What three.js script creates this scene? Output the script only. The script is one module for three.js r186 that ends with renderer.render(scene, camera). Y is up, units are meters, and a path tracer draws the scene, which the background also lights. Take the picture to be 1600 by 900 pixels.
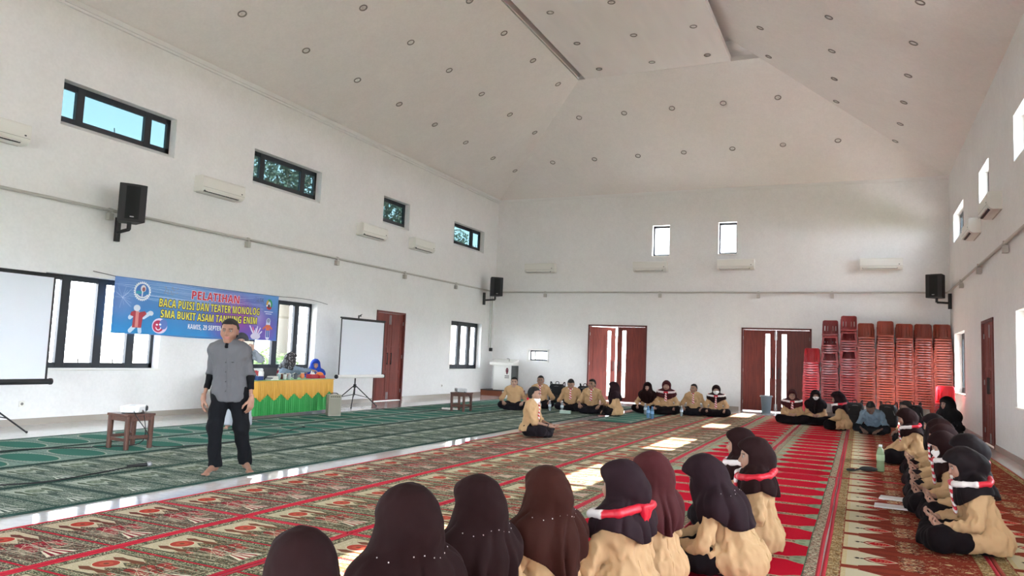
import * as THREE from 'three';
import { RoundedBoxGeometry } from 'three/addons/geometries/RoundedBoxGeometry.js';
import { mergeGeometries } from 'three/addons/utils/BufferGeometryUtils.js';
import { ImprovedNoise } from 'three/addons/math/ImprovedNoise.js';

// ---------- camera, sky, sun, exposure ----------
const scene = new THREE.Scene();
const camera = new THREE.PerspectiveCamera(41.87, 16 / 9, 0.05, 300);
camera.position.set(0, 1.38, 0);
camera.rotation.set(0.0894, 0.4347, 0.04, 'YXZ');
scene.add(camera);
const renderer = new THREE.WebGLRenderer({ antialias: true });
renderer.toneMapping = THREE.LinearToneMapping;
renderer.toneMappingExposure = 7.5;
renderer.shadowMap.enabled = true;
{ // hazy clear morning sky: the CIE standard clear sky with polluted air, brighter towards the horizon and the sun
  const W = 512, H = 256, d = new Float32Array(W * H * 4), s = [0.713, 0.699, -0.041];
  for (let j = 0; j < H; j++) for (let i = 0; i < W; i++) {
    const el = Math.max(0.02, ((j + 0.5) / H - 0.5) * Math.PI), az = ((i + 0.5) / W - 0.5) * 2 * Math.PI, c = Math.cos(el) * (Math.cos(az) * s[0] + Math.sin(az) * s[2]) + Math.sin(el) * s[1], x = Math.acos(Math.min(1, c));
    const f = 1 + 10 * (Math.exp(-3 * x) - Math.exp(-1.5 * Math.PI)) + 0.45 * c * c, phi = 1 - Math.exp(-0.32 / Math.sin(el)), L = Math.min(f * phi / (2.08 * 0.274), 8), w = Math.exp(-el * 1.6);
    const o = (j * W + i) * 4; d[o] = L * (0.62 + 0.3 * w); d[o + 1] = L * (0.82 + 0.15 * w); d[o + 2] = L * 1.03; d[o + 3] = 1;
  }
  const t = new THREE.DataTexture(d, W, H, THREE.RGBAFormat, THREE.FloatType); t.mapping = THREE.EquirectangularReflectionMapping; t.magFilter = THREE.LinearFilter; t.needsUpdate = true;
  scene.background = t; scene.backgroundIntensity = 1.7;
}
const sun = new THREE.DirectionalLight(0xfff1dc, 9.5);
sun.position.set(52 - 4, 51, -3 - 12); sun.target.position.set(-4, 0, -12);
sun.castShadow = true; sun.shadow.radius = 1; sun.shadow.mapSize.set(4096, 4096);
Object.assign(sun.shadow.camera, { left: -28, right: 28, top: 28, bottom: -28, near: 1, far: 130 });
scene.add(sun, sun.target);

// ---------- helpers ----------
let seed = 7;
const rnd = () => { seed = (seed * 1664525 + 1013904223) >>> 0; return seed / 4294967296; };
const rr = (a, b) => a + (b - a) * rnd();
const perlin = new ImprovedNoise(), N3 = (x, y, z) => perlin.noise(x + 31.4, y + 17.2, z + 5.9);
const V = (x, y, z) => new THREE.Vector3(x, y, z);
const counts = {};
const numbered = (n) => { const k = (counts[n] = (counts[n] ?? -1) + 1); return k ? n + '_' + String(k).padStart(3, '0') : n; };
function shade(o) { o.traverse((m) => { if (m.isMesh) { m.castShadow = m.receiveShadow = true; } }); return o; }
function tag(o, label, category, group, kind) {
  if (label) o.userData.label = label;
  if (category) o.userData.category = category;
  if (group) o.userData.group = group;
  if (kind) o.userData.kind = kind;
  return o;
}
function base(name, pos = [0, 0, 0], turn = 0) {
  const g = new THREE.Group(); g.name = numbered(name); g.position.set(...pos); g.rotation.y = turn; scene.add(g); return g;
}
function part(name, geo, mat, parent, label) {
  const m = new THREE.Mesh(Array.isArray(geo) ? merge(geo) : geo, mat); m.name = name; m.castShadow = m.receiveShadow = true;
  if (label) m.userData.label = label;
  parent.add(m); return m;
}
function single(name, geo, mat, label, category, group) {
  const m = part(numbered(name), geo, mat, scene); return tag(m, label, category, group);
}
function copy(o, pos, turn, label, group) {
  const c = o.clone(); c.name = numbered(o.name.replace(/_\d{3}$/, '')); scene.add(c);
  if (pos) c.position.set(...pos);
  if (turn !== undefined) c.rotation.y = turn;
  c.userData = { ...o.userData };
  if (label) c.userData.label = label;
  if (group) c.userData.group = group;
  return c;
}
function merge(list) {
  return mergeGeometries(list.map((g) => {
    const q = g.index ? g.toNonIndexed() : g;
    for (const k of Object.keys(q.attributes)) if (!['position', 'normal', 'uv'].includes(k)) q.deleteAttribute(k);
    if (!q.attributes.uv) q.setAttribute('uv', new THREE.BufferAttribute(new Float32Array(q.attributes.position.count * 2), 2));
    return q;
  }));
}
// a box given by its two corners
const bx = (x0, y0, z0, x1, y1, z1) => new THREE.BoxGeometry(Math.abs(x1 - x0), Math.abs(y1 - y0), Math.abs(z1 - z0)).translate((x0 + x1) / 2, (y0 + y1) / 2, (z0 + z1) / 2);
const rbx = (x0, y0, z0, x1, y1, z1, r = 0.01, s = 2) => new RoundedBoxGeometry(Math.abs(x1 - x0), Math.abs(y1 - y0), Math.abs(z1 - z0), s, r).translate((x0 + x1) / 2, (y0 + y1) / 2, (z0 + z1) / 2);
function rod(a, b, r0, r1 = r0, seg = 8) {
  const A = V(...a), B = V(...b), g = new THREE.CylinderGeometry(r1, r0, A.distanceTo(B), seg);
  g.applyQuaternion(new THREE.Quaternion().setFromUnitVectors(V(0, 1, 0), B.clone().sub(A).normalize()));
  return g.translate((a[0] + b[0]) / 2, (a[1] + b[1]) / 2, (a[2] + b[2]) / 2);
}
const tube = (pts, r, seg = 40, rs = 6) => new THREE.TubeGeometry(new THREE.CatmullRomCurve3(pts.map((p) => V(...p))), seg, r, rs);
function lathe(profile, seg = 20) { return new THREE.LatheGeometry(profile.map(([x, y]) => new THREE.Vector2(x, y)), seg); }
const mat = (color, roughness = 0.6, extra = {}) => new THREE.MeshStandardMaterial({ color, roughness, ...extra });
function dataTex(w, h, fn, srgb = true) {
  const d = new Uint8Array(w * h * 4);
  for (let y = 0; y < h; y++) for (let x = 0; x < w; x++) { const c = fn(x / w, y / h, x, y), i = (y * w + x) * 4; d[i] = c[0]; d[i + 1] = c[1]; d[i + 2] = c[2]; d[i + 3] = 255; }
  const t = new THREE.DataTexture(d, w, h); t.wrapS = t.wrapT = THREE.RepeatWrapping; t.magFilter = THREE.LinearFilter; t.minFilter = THREE.LinearMipmapLinearFilter; t.generateMipmaps = true;
  if (srgb) t.colorSpace = THREE.SRGBColorSpace;
  t.needsUpdate = true; return t;
}
function canvasTex(w, h, draw) {
  const c = document.createElement('canvas'); c.width = w; c.height = h; draw(c.getContext('2d'), w, h);
  const t = new THREE.CanvasTexture(c); t.colorSpace = THREE.SRGBColorSpace; t.wrapS = t.wrapT = THREE.RepeatWrapping; return t;
}
// periodic value noise on the unit square
function pnoise(n, s) {
  const g = new Float32Array(n * n); let q = s * 7919 + 13;
  for (let i = 0; i < n * n; i++) { q = (q * 1664525 + 1013904223) >>> 0; g[i] = q / 4294967296; }
  return (u, v) => {
    const x = ((u % 1) + 1) % 1 * n, y = ((v % 1) + 1) % 1 * n, i = Math.floor(x), j = Math.floor(y), f = x - i, k = y - j;
    const a = f * f * (3 - 2 * f), b = k * k * (3 - 2 * k), at = (p, r) => g[(r % n) * n + (p % n)];
    return (at(i, j) * (1 - a) + at(i + 1, j) * a) * (1 - b) + (at(i, j + 1) * (1 - a) + at(i + 1, j + 1) * a) * b;
  };
}
// ---------- materials of the hall ----------
const n8 = pnoise(8, 1), n32 = pnoise(32, 2), n128 = pnoise(128, 3);
const plasterMap = dataTex(512, 512, (u, v) => { const k = 232 + 3 * (n8(u, v) - 0.5) + 3 * (n32(u, v) - 0.5) + 5 * (n128(u, v) - 0.5); return [k, k - 1, k - 3]; });
plasterMap.repeat.set(0.25, 0.25);
const plasterBump = dataTex(512, 512, (u, v) => { const k = 128 + 25 * (n32(u, v) - 0.5) + 50 * (n128(u, v) - 0.5); return [k, k, k]; }, false);
plasterBump.repeat.set(0.5, 0.5);
const M = {
  plaster: new THREE.MeshStandardMaterial({ map: plasterMap, bumpMap: plasterBump, bumpScale: 0.002, roughness: 0.85 }),
  ceiling: new THREE.MeshStandardMaterial({ map: plasterMap, color: 0xfdf8f5, bumpMap: plasterBump, bumpScale: 0.001, roughness: 0.8 }),
  frame: mat(0x1f252b, 0.45), white: mat(0xe6e4de, 0.5), plastic: mat(0xe4e2da, 0.38), black: mat(0x17181a, 0.55), steel: mat(0x9a9a98, 0.4, { metalness: 0.6 }),
  conduit: mat(0xb9b6ae, 0.5), glass: new THREE.MeshPhysicalMaterial({ color: 0xffffff, roughness: 0, transmission: 1, thickness: 0, ior: 1.5 }),
  tinted: new THREE.MeshPhysicalMaterial({ color: new THREE.Color().setRGB(0.2, 0.26, 0.27), roughness: 0, transmission: 1, thickness: 0, ior: 1.5 }),
  dark: mat(0x2a2826, 0.7),
};
const tileMap = dataTex(512, 512, (u, v) => {
  const gr = Math.min(Math.abs(((u * 4) % 1) - 0.5), 9) > 0.494 || Math.abs(((v * 4) % 1) - 0.5) > 0.494;
  const k = (gr ? 190 : 214) + 10 * (n32(u, v) - 0.5) + 8 * (n128(u, v) - 0.5) + 5 * (n8(u * 2, v) - 0.5); return [k, k - 3, k - 7];
});
tileMap.repeat.set(0.625, 0.625);
M.tile = new THREE.MeshPhysicalMaterial({ map: tileMap, roughness: 0.07, ior: 1.6 });
const woodMap = (a, b) => dataTex(256, 256, (u, v) => {
  const w = 0.5 + 0.5 * Math.sin(40 * u + 9 * n8(u, v * 0.5) + 3 * n32(u, v * 0.25)), f = 0.65 * w + 0.35 * n128(u, v * 0.12);
  return [0, 1, 2].map((i) => a[i] + (b[i] - a[i]) * f);
});
M.door = new THREE.MeshPhysicalMaterial({ map: woodMap([100, 30, 18], [128, 44, 28]), roughness: 0.6, clearcoat: 0.04, clearcoatRoughness: 0.4 });
M.doorDark = new THREE.MeshPhysicalMaterial({ map: woodMap([84, 28, 20], [106, 38, 28]), roughness: 0.6, clearcoat: 0.04, clearcoatRoughness: 0.4 });
M.skirt = new THREE.MeshPhysicalMaterial({ color: 0xa8a096, roughness: 0.2 });
M.ground = new THREE.MeshStandardMaterial({ map: dataTex(256, 256, (u, v) => { const k = 122 + 30 * (n32(u, v) - 0.5) + 30 * (n128(u, v) - 0.5); return [k, k - 4, k - 12]; }), roughness: 0.9 });
M.terrace = new THREE.MeshPhysicalMaterial({ map: tileMap, color: 0xb4b0aa, roughness: 0.1, ior: 1.6 });
M.grass = new THREE.MeshStandardMaterial({ map: dataTex(256, 256, (u, v) => { const k = n32(u, v) * 0.5 + n128(u, v) * 0.5; return [58 + 44 * k, 74 + 50 * k, 36 + 26 * k]; }), roughness: 1 });

// ---------- dimensions ----------
const XL = -11.81, XR = 2.28, ZB = -24.03, ZF = 3.2, EAVE = 6.9, T = 0.24, SL = 0.5, HP = 9.2;
const FACE = {
  left: [V(0, 0, 1), V(-1, 0, 0), V(XL, 0, 0), 1], right: [V(0, 0, -1), V(1, 0, 0), V(XR, 0, 0), -1],
  back: [V(-1, 0, 0), V(0, 0, -1), V(0, 0, ZB), -1], front: [V(1, 0, 0), V(0, 0, 1), V(0, 0, ZF), 1],
};
const faceMatrix = (f) => { const [u, n, o] = FACE[f]; return new THREE.Matrix4().makeBasis(u, V(0, 1, 0), n).setPosition(o); };
function onFace(name, f) { const g = new THREE.Group(); g.name = name; faceMatrix(f).decompose(g.position, g.quaternion, g.scale); scene.add(g); return g; }
// a wall with thickness and rectangular openings; a, b along the wall in room coordinates
function wall(name, f, a, b, top, holes) {
  const k = FACE[f][3], lo = Math.min(a * k, b * k), hi = Math.max(a * k, b * k), s = new THREE.Shape();
  s.moveTo(lo, -0.2); s.lineTo(hi, -0.2); (top.length ? top : [[hi, top], [lo, top]]).forEach(([x, y]) => s.lineTo(x, y)); s.closePath();
  for (const [p, q, y0, y1] of holes) {
    const x0 = Math.min(p * k, q * k), x1 = Math.max(p * k, q * k), h = new THREE.Path();
    h.moveTo(x0, y0); h.lineTo(x1, y0); h.lineTo(x1, y1); h.lineTo(x0, y1); h.closePath(); s.holes.push(h);
  }
  const m = part(name, new THREE.ExtrudeGeometry(s, { depth: T, bevelEnabled: false }), M.plaster, scene);
  faceMatrix(f).decompose(m.position, m.quaternion, m.scale); m.userData.kind = 'structure'; return m;
}
let windowCount = 0;
// panes: list of mullion centres between the two ends; sloping sill where slope > 0
function windowAt(f, a, b, y0, y1, mullions, { glass = M.glass, slope = 0, handles = true, fw = 0.05, mw = 0.14 } = {}) {
  const g = onFace('window_' + ++windowCount, f), k = FACE[f][3]; g.userData.kind = 'structure';
  const x0 = Math.min(a * k, b * k), x1 = Math.max(a * k, b * k), d0 = 0.165, d1 = 0.22;
  part('window_frame', [bx(x0, y0, d0, x1, y0 + fw + 0.02, d1), bx(x0, y1 - fw - 0.02, d0, x1, y1, d1), bx(x0, y0, d0, x0 + fw, y1, d1), bx(x1 - fw, y0, d0, x1, y1, d1)], M.frame, g);
  const cuts = mullions.map((m) => m * k).sort((p, q) => p - q), edge = [x0, ...cuts, x1];
  cuts.forEach((c) => part('mullion', rbx(c - mw / 2, y0 + 0.02, d0 - 0.012, c + mw / 2, y1 - 0.02, d1 + 0.01, 0.008), M.frame, g));
  for (let i = 0; i + 1 < edge.length; i++) {
    const p = edge[i] + (i ? mw / 2 : fw), q = edge[i + 1] - (i + 2 < edge.length ? mw / 2 : fw);
    part('pane', bx(p - 0.006, y0 + fw, d0 + 0.028, q + 0.006, y1 - fw, d0 + 0.032), glass, g);
    if (handles && q - p > 0.4) part('window_stay', [rod([(p + q) / 2, y0 + fw + 0.02, d0 - 0.01], [(p + q) / 2 + 0.02, y0 + fw + 0.09, d0 - 0.02], 0.008)], M.black, g);
  }
  if (slope) {   // the sill slopes down to the room
    const s = new THREE.Shape(); s.moveTo(0, y0 - slope); s.lineTo(d1 - 0.01, y0 - slope); s.lineTo(d1 - 0.01, y0 + 0.02); s.lineTo(d0, y0 + 0.01); s.closePath();
    part('window_sill', new THREE.ExtrudeGeometry(s, { depth: x1 - x0, bevelEnabled: false }).applyMatrix4(new THREE.Matrix4().makeBasis(V(0, 0, 1), V(0, 1, 0), V(-1, 0, 0))).translate(x1, 0, 0), M.plaster, g);
  } else part('window_sill', rbx(x0 - 0.03, y0 - 0.035, -0.03, x1 + 0.03, y0 + 0.001, d0 + 0.01, 0.008), M.white, g);
  return g;
}
// ---------- walls ----------
const US = 4.84, UB = 4.93, UT = 5.6, LB = 0.88, LT = 2.42;
const upper = [[-7.74, -9.99], [-12.03, -14.27], [-16.9, -18.22], [-20.86, -23.0]];
const lower = [[-7.74, -10.0], [-12.03, -14.4], [-20.96, -23.08]];
const near = [[-3.6, -5.8], [1.9, -0.3]];
const sideHoles = [...upper, ...near].map(([a, b]) => [a, b, US, UT]).concat([...lower, ...near].map(([a, b]) => [a, b, LB, LT]));
const sideDoor = [-16.86, -18.27, -0.2, 2.46];
const GZ = (x) => Math.min(EAVE + SL * (x - XL), HP + 0.5, EAVE + SL * (XR - x));
wall('wall_left', 'left', ZB - T, ZF + T, EAVE + 0.1, [...sideHoles, sideDoor]);
wall('wall_right', 'right', ZB - T, ZF + T, EAVE + 0.1, [...sideHoles, [-16.62, -18.1, -0.2, 2.46]]);
wall('wall_back', 'back', XL, XR, EAVE + 0.1, [[-8.27, -6.27, -0.2, 2.52], [-3.31, -1.3, -0.2, 2.52], [-6.16, -5.6, 4.8, 5.8], [-4.05, -3.49, 4.82, 5.83], [-10.42, -9.72, 1.24, 1.59]]);
wall('wall_front', 'front', XL, XR, [[XR, EAVE], [XR - 5.2, 9.5], [XL + 5.2, 9.5], [XL, EAVE]], [[-8.27, -6.27, -0.2, 2.52], [-3.31, -1.3, -0.2, 2.52], [-6.16, -5.6, 4.8, 5.8], [-4.05, -3.49, 4.8, 5.8], [-11.5, -8.5, LB, 3.1], [-6.1, -3.5, LB, 3.1], [-1.1, 2.0, LB, 3.1]]);
const triple = (a, b) => { const L = b - a; return [a + L * 0.185, a + L * 0.78]; };
for (const f of ['left', 'right']) {
  [...upper, ...near].forEach(([a, b], i) => windowAt(f, a, b, UB, UT, i === 2 ? [] : i === 3 ? [-22.38] : triple(a, b), { glass: f === 'left' ? M.tinted : M.glass, slope: UB - US, fw: 0.08 }));
  [...lower, ...near].forEach(([a, b], i) => { const L = b - a; windowAt(f, a, b, LB, LT, i === 2 ? [a + L * 0.4, a + L * 0.72] : [a + L * 0.205, a + L * 0.495, a + L * 0.78], { mw: i === 2 ? 0.22 : 0.16, fw: i === 2 ? 0.12 : 0.07 }); });
}
windowAt('back', -6.16, -5.6, 4.8, 5.8, [], { fw: 0.045, handles: false });
windowAt('back', -4.05, -3.49, 4.82, 5.83, [], { fw: 0.045, handles: false });
windowAt('front', -6.16, -5.6, 4.8, 5.8, [], { fw: 0.045, handles: false });
windowAt('front', -4.05, -3.49, 4.8, 5.8, [], { fw: 0.045, handles: false });
for (const [a, b] of [[-11.5, -8.5], [-6.1, -3.5], [-1.1, 2.0]]) windowAt('front', a, b, LB, 3.1, [a + (b - a) / 3, a + (b - a) * 2 / 3], { mw: 0.1 });
{ // the small hatch window low in the back wall
  const g = windowAt('back', -10.42, -9.72, 1.24, 1.59, [-10.25], { fw: 0.03, mw: 0.03, handles: false });
  part('window_trim', [bx(9.66, 1.19, -0.015, 10.48, 1.24, 0.02), bx(9.66, 1.59, -0.015, 10.48, 1.64, 0.02), bx(9.66, 1.19, -0.015, 9.72, 1.64, 0.02), bx(10.42, 1.19, -0.015, 10.48, 1.64, 0.02)], M.white, g);
}
// ---------- floor ----------
part('floor', bx(XL - T, -0.2, ZB - T, XR + T, 0, ZF + T), M.tile, scene).userData.kind = 'structure';
{ const fl = scene.getObjectByName('floor'), p = fl.geometry.attributes.position, uv = fl.geometry.attributes.uv; for (let i = 0; i < p.count; i++) uv.setXY(i, p.getX(i), p.getZ(i)); }
const skirting = (name, f, runs) => { const k = FACE[f][3], m = part(name, runs.map(([a, b]) => bx(a * k, 0, -0.014, b * k, 0.1, 0)), M.skirt, scene); faceMatrix(f).decompose(m.position, m.quaternion, m.scale); m.userData.kind = 'structure'; };
skirting('baseboard_left', 'left', [[ZB, -18.3], [-16.83, ZF]]);
skirting('baseboard_right', 'right', [[ZB, -18.13], [-16.59, ZF]]);
skirting('baseboard_back', 'back', [[XL, -8.33], [-6.21, -3.37], [-1.24, XR]]);
skirting('baseboard_front', 'front', [[XL, -8.33], [-6.21, -3.37], [-1.24, XR]]);
// ---------- ceiling: four sides of a hipped vault and the flat middle ----------
const ceiling = new THREE.Group(); ceiling.name = 'ceiling'; ceiling.userData.kind = 'structure'; scene.add(ceiling);
function slab(name, pts, thick, m = M.ceiling) {   // a polygon in space with thickness upward, flat shaded, uv in metres
  const P = pts.map((p) => V(...p)), e1 = P[1].clone().sub(P[0]).normalize(), n = e1.clone().cross(P[P.length - 1].clone().sub(P[0])).normalize(), e2 = n.clone().cross(e1);
  if (n.y < 0) { e2.negate(); n.negate(); }
  const s = new THREE.Shape(P.map((p) => { const d = p.clone().sub(P[0]); return new THREE.Vector2(d.dot(e1), d.dot(e2)); }));
  const g = new THREE.ExtrudeGeometry(s, { depth: thick, bevelEnabled: false }).applyMatrix4(new THREE.Matrix4().makeBasis(e1, e2, e1.clone().cross(e2)).setPosition(P[0]));
  return part(name, g, m, ceiling);
}
const PX0 = -7.0, PX1 = -3.03, PZ = -19.42, RH = (HP - EAVE) / SL;
slab('ceiling_slope', [[XL, EAVE, ZB], [XL, EAVE, ZF], [XL + RH, HP, ZF], [XL + RH, HP, ZB + RH]], 0.16);
slab('ceiling_slope', [[XL, EAVE, ZB], [XR, EAVE, ZB], [XR - RH, HP, ZB + RH], [XL + RH, HP, ZB + RH]], 0.16);
slab('ceiling_slope', [[XR, EAVE, ZF], [XR, EAVE, ZB], [PX1 - 0.3, EAVE + SL * (XR - PX1 + 0.3), ZB + (XR - PX1 + 0.3)], [PX1 - 0.3, EAVE + SL * (XR - PX1 + 0.3), ZF]], 0.16);
part('ceiling_panel', bx(PX0, HP, PZ, PX1, HP + 0.14, ZF), M.ceiling, ceiling);
part('ceiling_recess', [bx(XL + RH - 0.1, HP + 0.6, ZB + RH - 0.2, -1.9, HP + 0.72, ZF), bx(XL + RH - 0.1, HP + 0.1, ZB + RH - 0.2, XL + RH - 0.02, HP + 0.7, ZF), bx(XL + RH - 0.1, HP + 0.02, ZB + RH - 0.3, -1.9, HP + 0.7, ZB + RH - 0.1), bx(-2.02, 9.07, ZB + RH - 0.3, -1.9, HP + 0.72, ZB + RH + 1.4), bx(PX1 - 0.4, 9.6, ZB + RH + 0.6, -2.3, HP + 0.72, ZF)], M.ceiling, ceiling);
part('cornice', [bx(XL, EAVE - 0.1, ZB, XL + 0.05, EAVE + 0.02, ZF), bx(XL, EAVE - 0.06, ZB, XL + 0.085, EAVE + 0.03, ZF), bx(XL, EAVE - 0.07, ZB, XR, EAVE + 0.02, ZB + 0.04)], M.plaster, ceiling).name = 'ceiling_cornice';
// ---------- doors ----------
let doorCount = 0;
function door(f, a, b, { glass = true, wood = M.door, swing = 0, open = false } = {}) {
  const g = onFace('door_' + ++doorCount, f), k = FACE[f][3]; g.userData.kind = 'structure';
  const x0 = Math.min(a * k, b * k), x1 = Math.max(a * k, b * k), h = glass ? 2.52 : 2.46, w = (x1 - x0) / 2 - 0.05;
  part('door_frame', [bx(x0, 0, -0.02, x0 + 0.05, h, T), bx(x1 - 0.05, 0, -0.02, x1, h, T), bx(x0, h - 0.05, -0.02, x1, h, T)], M.doorDark, g);
  part('door_threshold', bx(x0, -0.2, 0, x1, 0.012, T), M.white, g);
  for (const s of [-1, 1]) {
    const hinge = s < 0 ? x0 + 0.05 : x1 - 0.05, leaf = new THREE.Group(); leaf.name = 'door_leaf'; leaf.position.set(hinge, 0.02, 0.03); g.add(leaf);
    if (swing && s === 1) leaf.rotation.y = swing; if (open) leaf.rotation.y = 1.55 * s;
    const X = (t) => -s * t, box = (t0, y0, z0, t1, y1, z1) => bx(X(t0), y0, z0, X(t1), y1, z1), H = h - 0.08;
    const slit = [w - 0.3, w - 0.17];
    const boards = glass ? [box(0.004, 0, 0, slit[0], H, 0.04), box(slit[1], 0, 0, w - 0.003, H, 0.04), box(slit[0], 0, 0, slit[1], 0.14, 0.04), box(slit[0], H - 0.12, 0, slit[1], H, 0.04)] : [box(0.004, 0, 0, w - 0.003, H, 0.04)];
    part('door_panel', boards, s < 0 ? wood : M.door, leaf);
    if (glass) part('pane', box(slit[0], 0.14, 0.016, slit[1], H - 0.12, 0.02), M.glass, leaf);
    const n = glass ? 5 : 3, y0 = glass ? 0.95 : 0.1, dy = (H - 0.2 - y0) / n;
    for (let i = 0; i < n; i++) {   // raised mouldings round each field
      const p = y0 + i * dy, q = p + dy - 0.03, l = 0.12, r = glass ? slit[0] - 0.08 : w - 0.1;
      part('door_moulding', [box(l, p, -0.008, r, p + 0.018, 0.002), box(l, q - 0.018, -0.008, r, q, 0.002), box(l, p, -0.008, l + 0.018, q, 0.002), box(r - 0.018, p, -0.008, r, q, 0.002)], s < 0 ? wood : M.door, leaf);
    }
    part('door_handle', [rod([X(w - 0.09), 0.98, -0.035], [X(w - 0.09), 1.3, -0.035], 0.012), rod([X(w - 0.09), 1.0, 0], [X(w - 0.09), 1.0, -0.035], 0.009), rod([X(w - 0.09), 1.28, 0], [X(w - 0.09), 1.28, -0.035], 0.009)], glass ? M.black : M.dark, leaf);
    part('door_bolt', [box(w - 0.04, H - 0.3, -0.012, w - 0.02, H - 0.04, 0), box(w - 0.04, 0.03, -0.012, w - 0.02, 0.22, 0)], M.steel, leaf);
    part('hinge', [0.25, 1.2, H - 0.25].map((y) => rod([X(0), y - 0.05, -0.006], [X(0), y + 0.05, -0.006], 0.01)), M.steel, leaf);
  }
  return g;
}
door('left', -16.86, -18.27, { glass: false });
door('right', -16.62, -18.1, { glass: false });
door('back', -8.27, -6.27, { swing: 0.72 });
door('back', -3.31, -1.3, { wood: M.doorDark });
door('front', -3.31, -1.3, { open: true });
door('front', -8.27, -6.27, { open: true });
// ---------- outside: terraces, lawn, trees ----------
const struct = (name, geo, m) => { const o = part(name, geo, m, scene); o.userData.kind = 'structure'; return o; };
const uvXZ = (g, s = 1) => { const p = g.attributes.position, uv = g.attributes.uv; for (let i = 0; i < p.count; i++) uv.setXY(i, p.getX(i) * s, p.getZ(i) * s); return g; };
struct('ground_terrace', uvXZ(bx(XR + T, -0.3, ZB - T, XR + 9, -0.02, ZF + T)), M.terrace);
struct('ground_yard', uvXZ(mergeGeometries([bx(-70, -0.4, -90, XL - T, -0.1, 70), bx(XL - T, -0.4, -90, XR + 9, -0.06, ZB - T), bx(XL - T, -0.4, ZF + T, XR + 9, -0.06, 70)]), 0.3), M.ground);
struct('ground_lawn', uvXZ(bx(XR + 9, -0.4, -90, 70, -0.08, 70), 0.3), M.grass);
// a porch roof shades the near windows of the right-hand side
{ const g = base('porch_roof', [0, 0, 0]); tag(g, 'porch roof on posts along the outside of the right wall', 'roof');
  part('roof_slab', bx(XR + T, 3.25, -19.4, XR + 3.3, 3.4, ZF), M.plaster, g);
  for (const z of [-19.2, -13.5, -7.8, -2.1, 3]) part('post', rbx(XR + 3.0, -0.02, z - 0.08, XR + 3.16, 3.25, z + 0.08, 0.01), M.plaster, g); }

{ const g = base('porch_roof', [0, 0, 0]); tag(g, 'porch roof on posts outside the doors of the back wall', 'roof');
  part('roof_slab', bx(-10, 2.95, ZB - T - 4, 1.5, 3.1, ZB - T), M.plaster, g);
  for (const x of [-9.8, -4.2, 1.3]) part('post', rbx(x - 0.08, -0.06, ZB - T - 3.9, x + 0.08, 2.95, ZB - T - 3.74, 0.01), M.plaster, g); }

// trees and a hedge seen through the windows of the left wall
{
  const leafM = [0x707a68, 0x6c7664, 0x7c9458].map((c) => new THREE.MeshPhysicalMaterial({ color: c, roughness: 0.8, transmission: 0.25, thickness: 0, side: THREE.DoubleSide })), bark = mat(0x6a6256, 0.9);
  const tree = (name, label, cat, x, z, cy, r, n, h0, mi, size = 0.2) => {
    const g = base(name, [x, -0.1, z]); tag(g, label, cat);
    if (h0) { part('trunk', [rod([0, 0, 0], [0.05, h0, 0.03], 0.2, 0.13, 9), rod([0.05, h0, 0.03], [-0.3, cy, 0.3], 0.1, 0.03, 7), rod([0.05, h0, 0.03], [0.25, cy + r * 0.4, -0.35], 0.1, 0.03, 7), rod([0.05, h0, 0.03], [0.1, cy + r * 0.6, 0.5], 0.08, 0.02, 7)], bark, g); }
    const P = [], I = [], a = V(0, 0, 0), b = V(0, 0, 0), c = V(0, 0, 0);
    for (let i = 0; i < n; i++) {
      let px, py, pz; do { px = rr(-1, 1); py = rr(-1, 1); pz = rr(-1, 1); } while (px * px + py * py + pz * pz > 1);
      const k = 1 + 0.25 * N3(px * 3, py * 3, pz * 3 + x); c.set(px * r * k, (h0 ? cy : r * 0.9) + py * r * 0.9 * k, pz * r * k * (name === 'hedge' ? 2.2 : 1));
      a.set(rr(-1, 1), rr(-0.7, 0.7), rr(-1, 1)).normalize().multiplyScalar(size * rr(0.6, 1.2)); b.set(rr(-1, 1), rr(-1, 1), rr(-1, 1)).cross(a).normalize().multiplyScalar(size * 0.32);
      const q = P.length / 3; for (const [u, v] of [[0, 0], [0.45, 1], [1, 0], [0.45, -1]]) P.push(c.x + a.x * u + b.x * v, c.y + a.y * u + b.y * v, c.z + a.z * u + b.z * v); I.push(q, q + 1, q + 2, q, q + 2, q + 3);
    }
    const geo = new THREE.BufferGeometry(); geo.setAttribute('position', new THREE.Float32BufferAttribute(P, 3)); geo.setIndex(I); geo.computeVertexNormals(); part('foliage', geo, leafM[mi], g).userData.kind = 'stuff';
  };
  tree('tree', 'leafy tree outside the second upper window of the left wall', 'tree', -14.7, -16.5, 6.3, 1.9, 7000, 4.2, 0, 0.13);
  tree('tree', 'leafy tree outside the small single upper window', 'tree', -14.8, -21.6, 6.3, 1.6, 5000, 4.3, 1, 0.13);
  tree('tree', 'small tree tip outside the farthest upper window of the left wall', 'tree', -14.8, -26.1, 5.75, 0.8, 900, 4.6, 1, 0.13);
  tree('hedge', 'sunlit green hedge seen below the banner through the window', 'hedge', -14.1, -15.1, 0.8, 0.75, 2600, 0, 2, 0.13);
}
// ---------- prayer rugs: runners of ten woven niches each ----------
const RW = 1.03, RL = 5.8, CELL = RL / 10;
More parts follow.
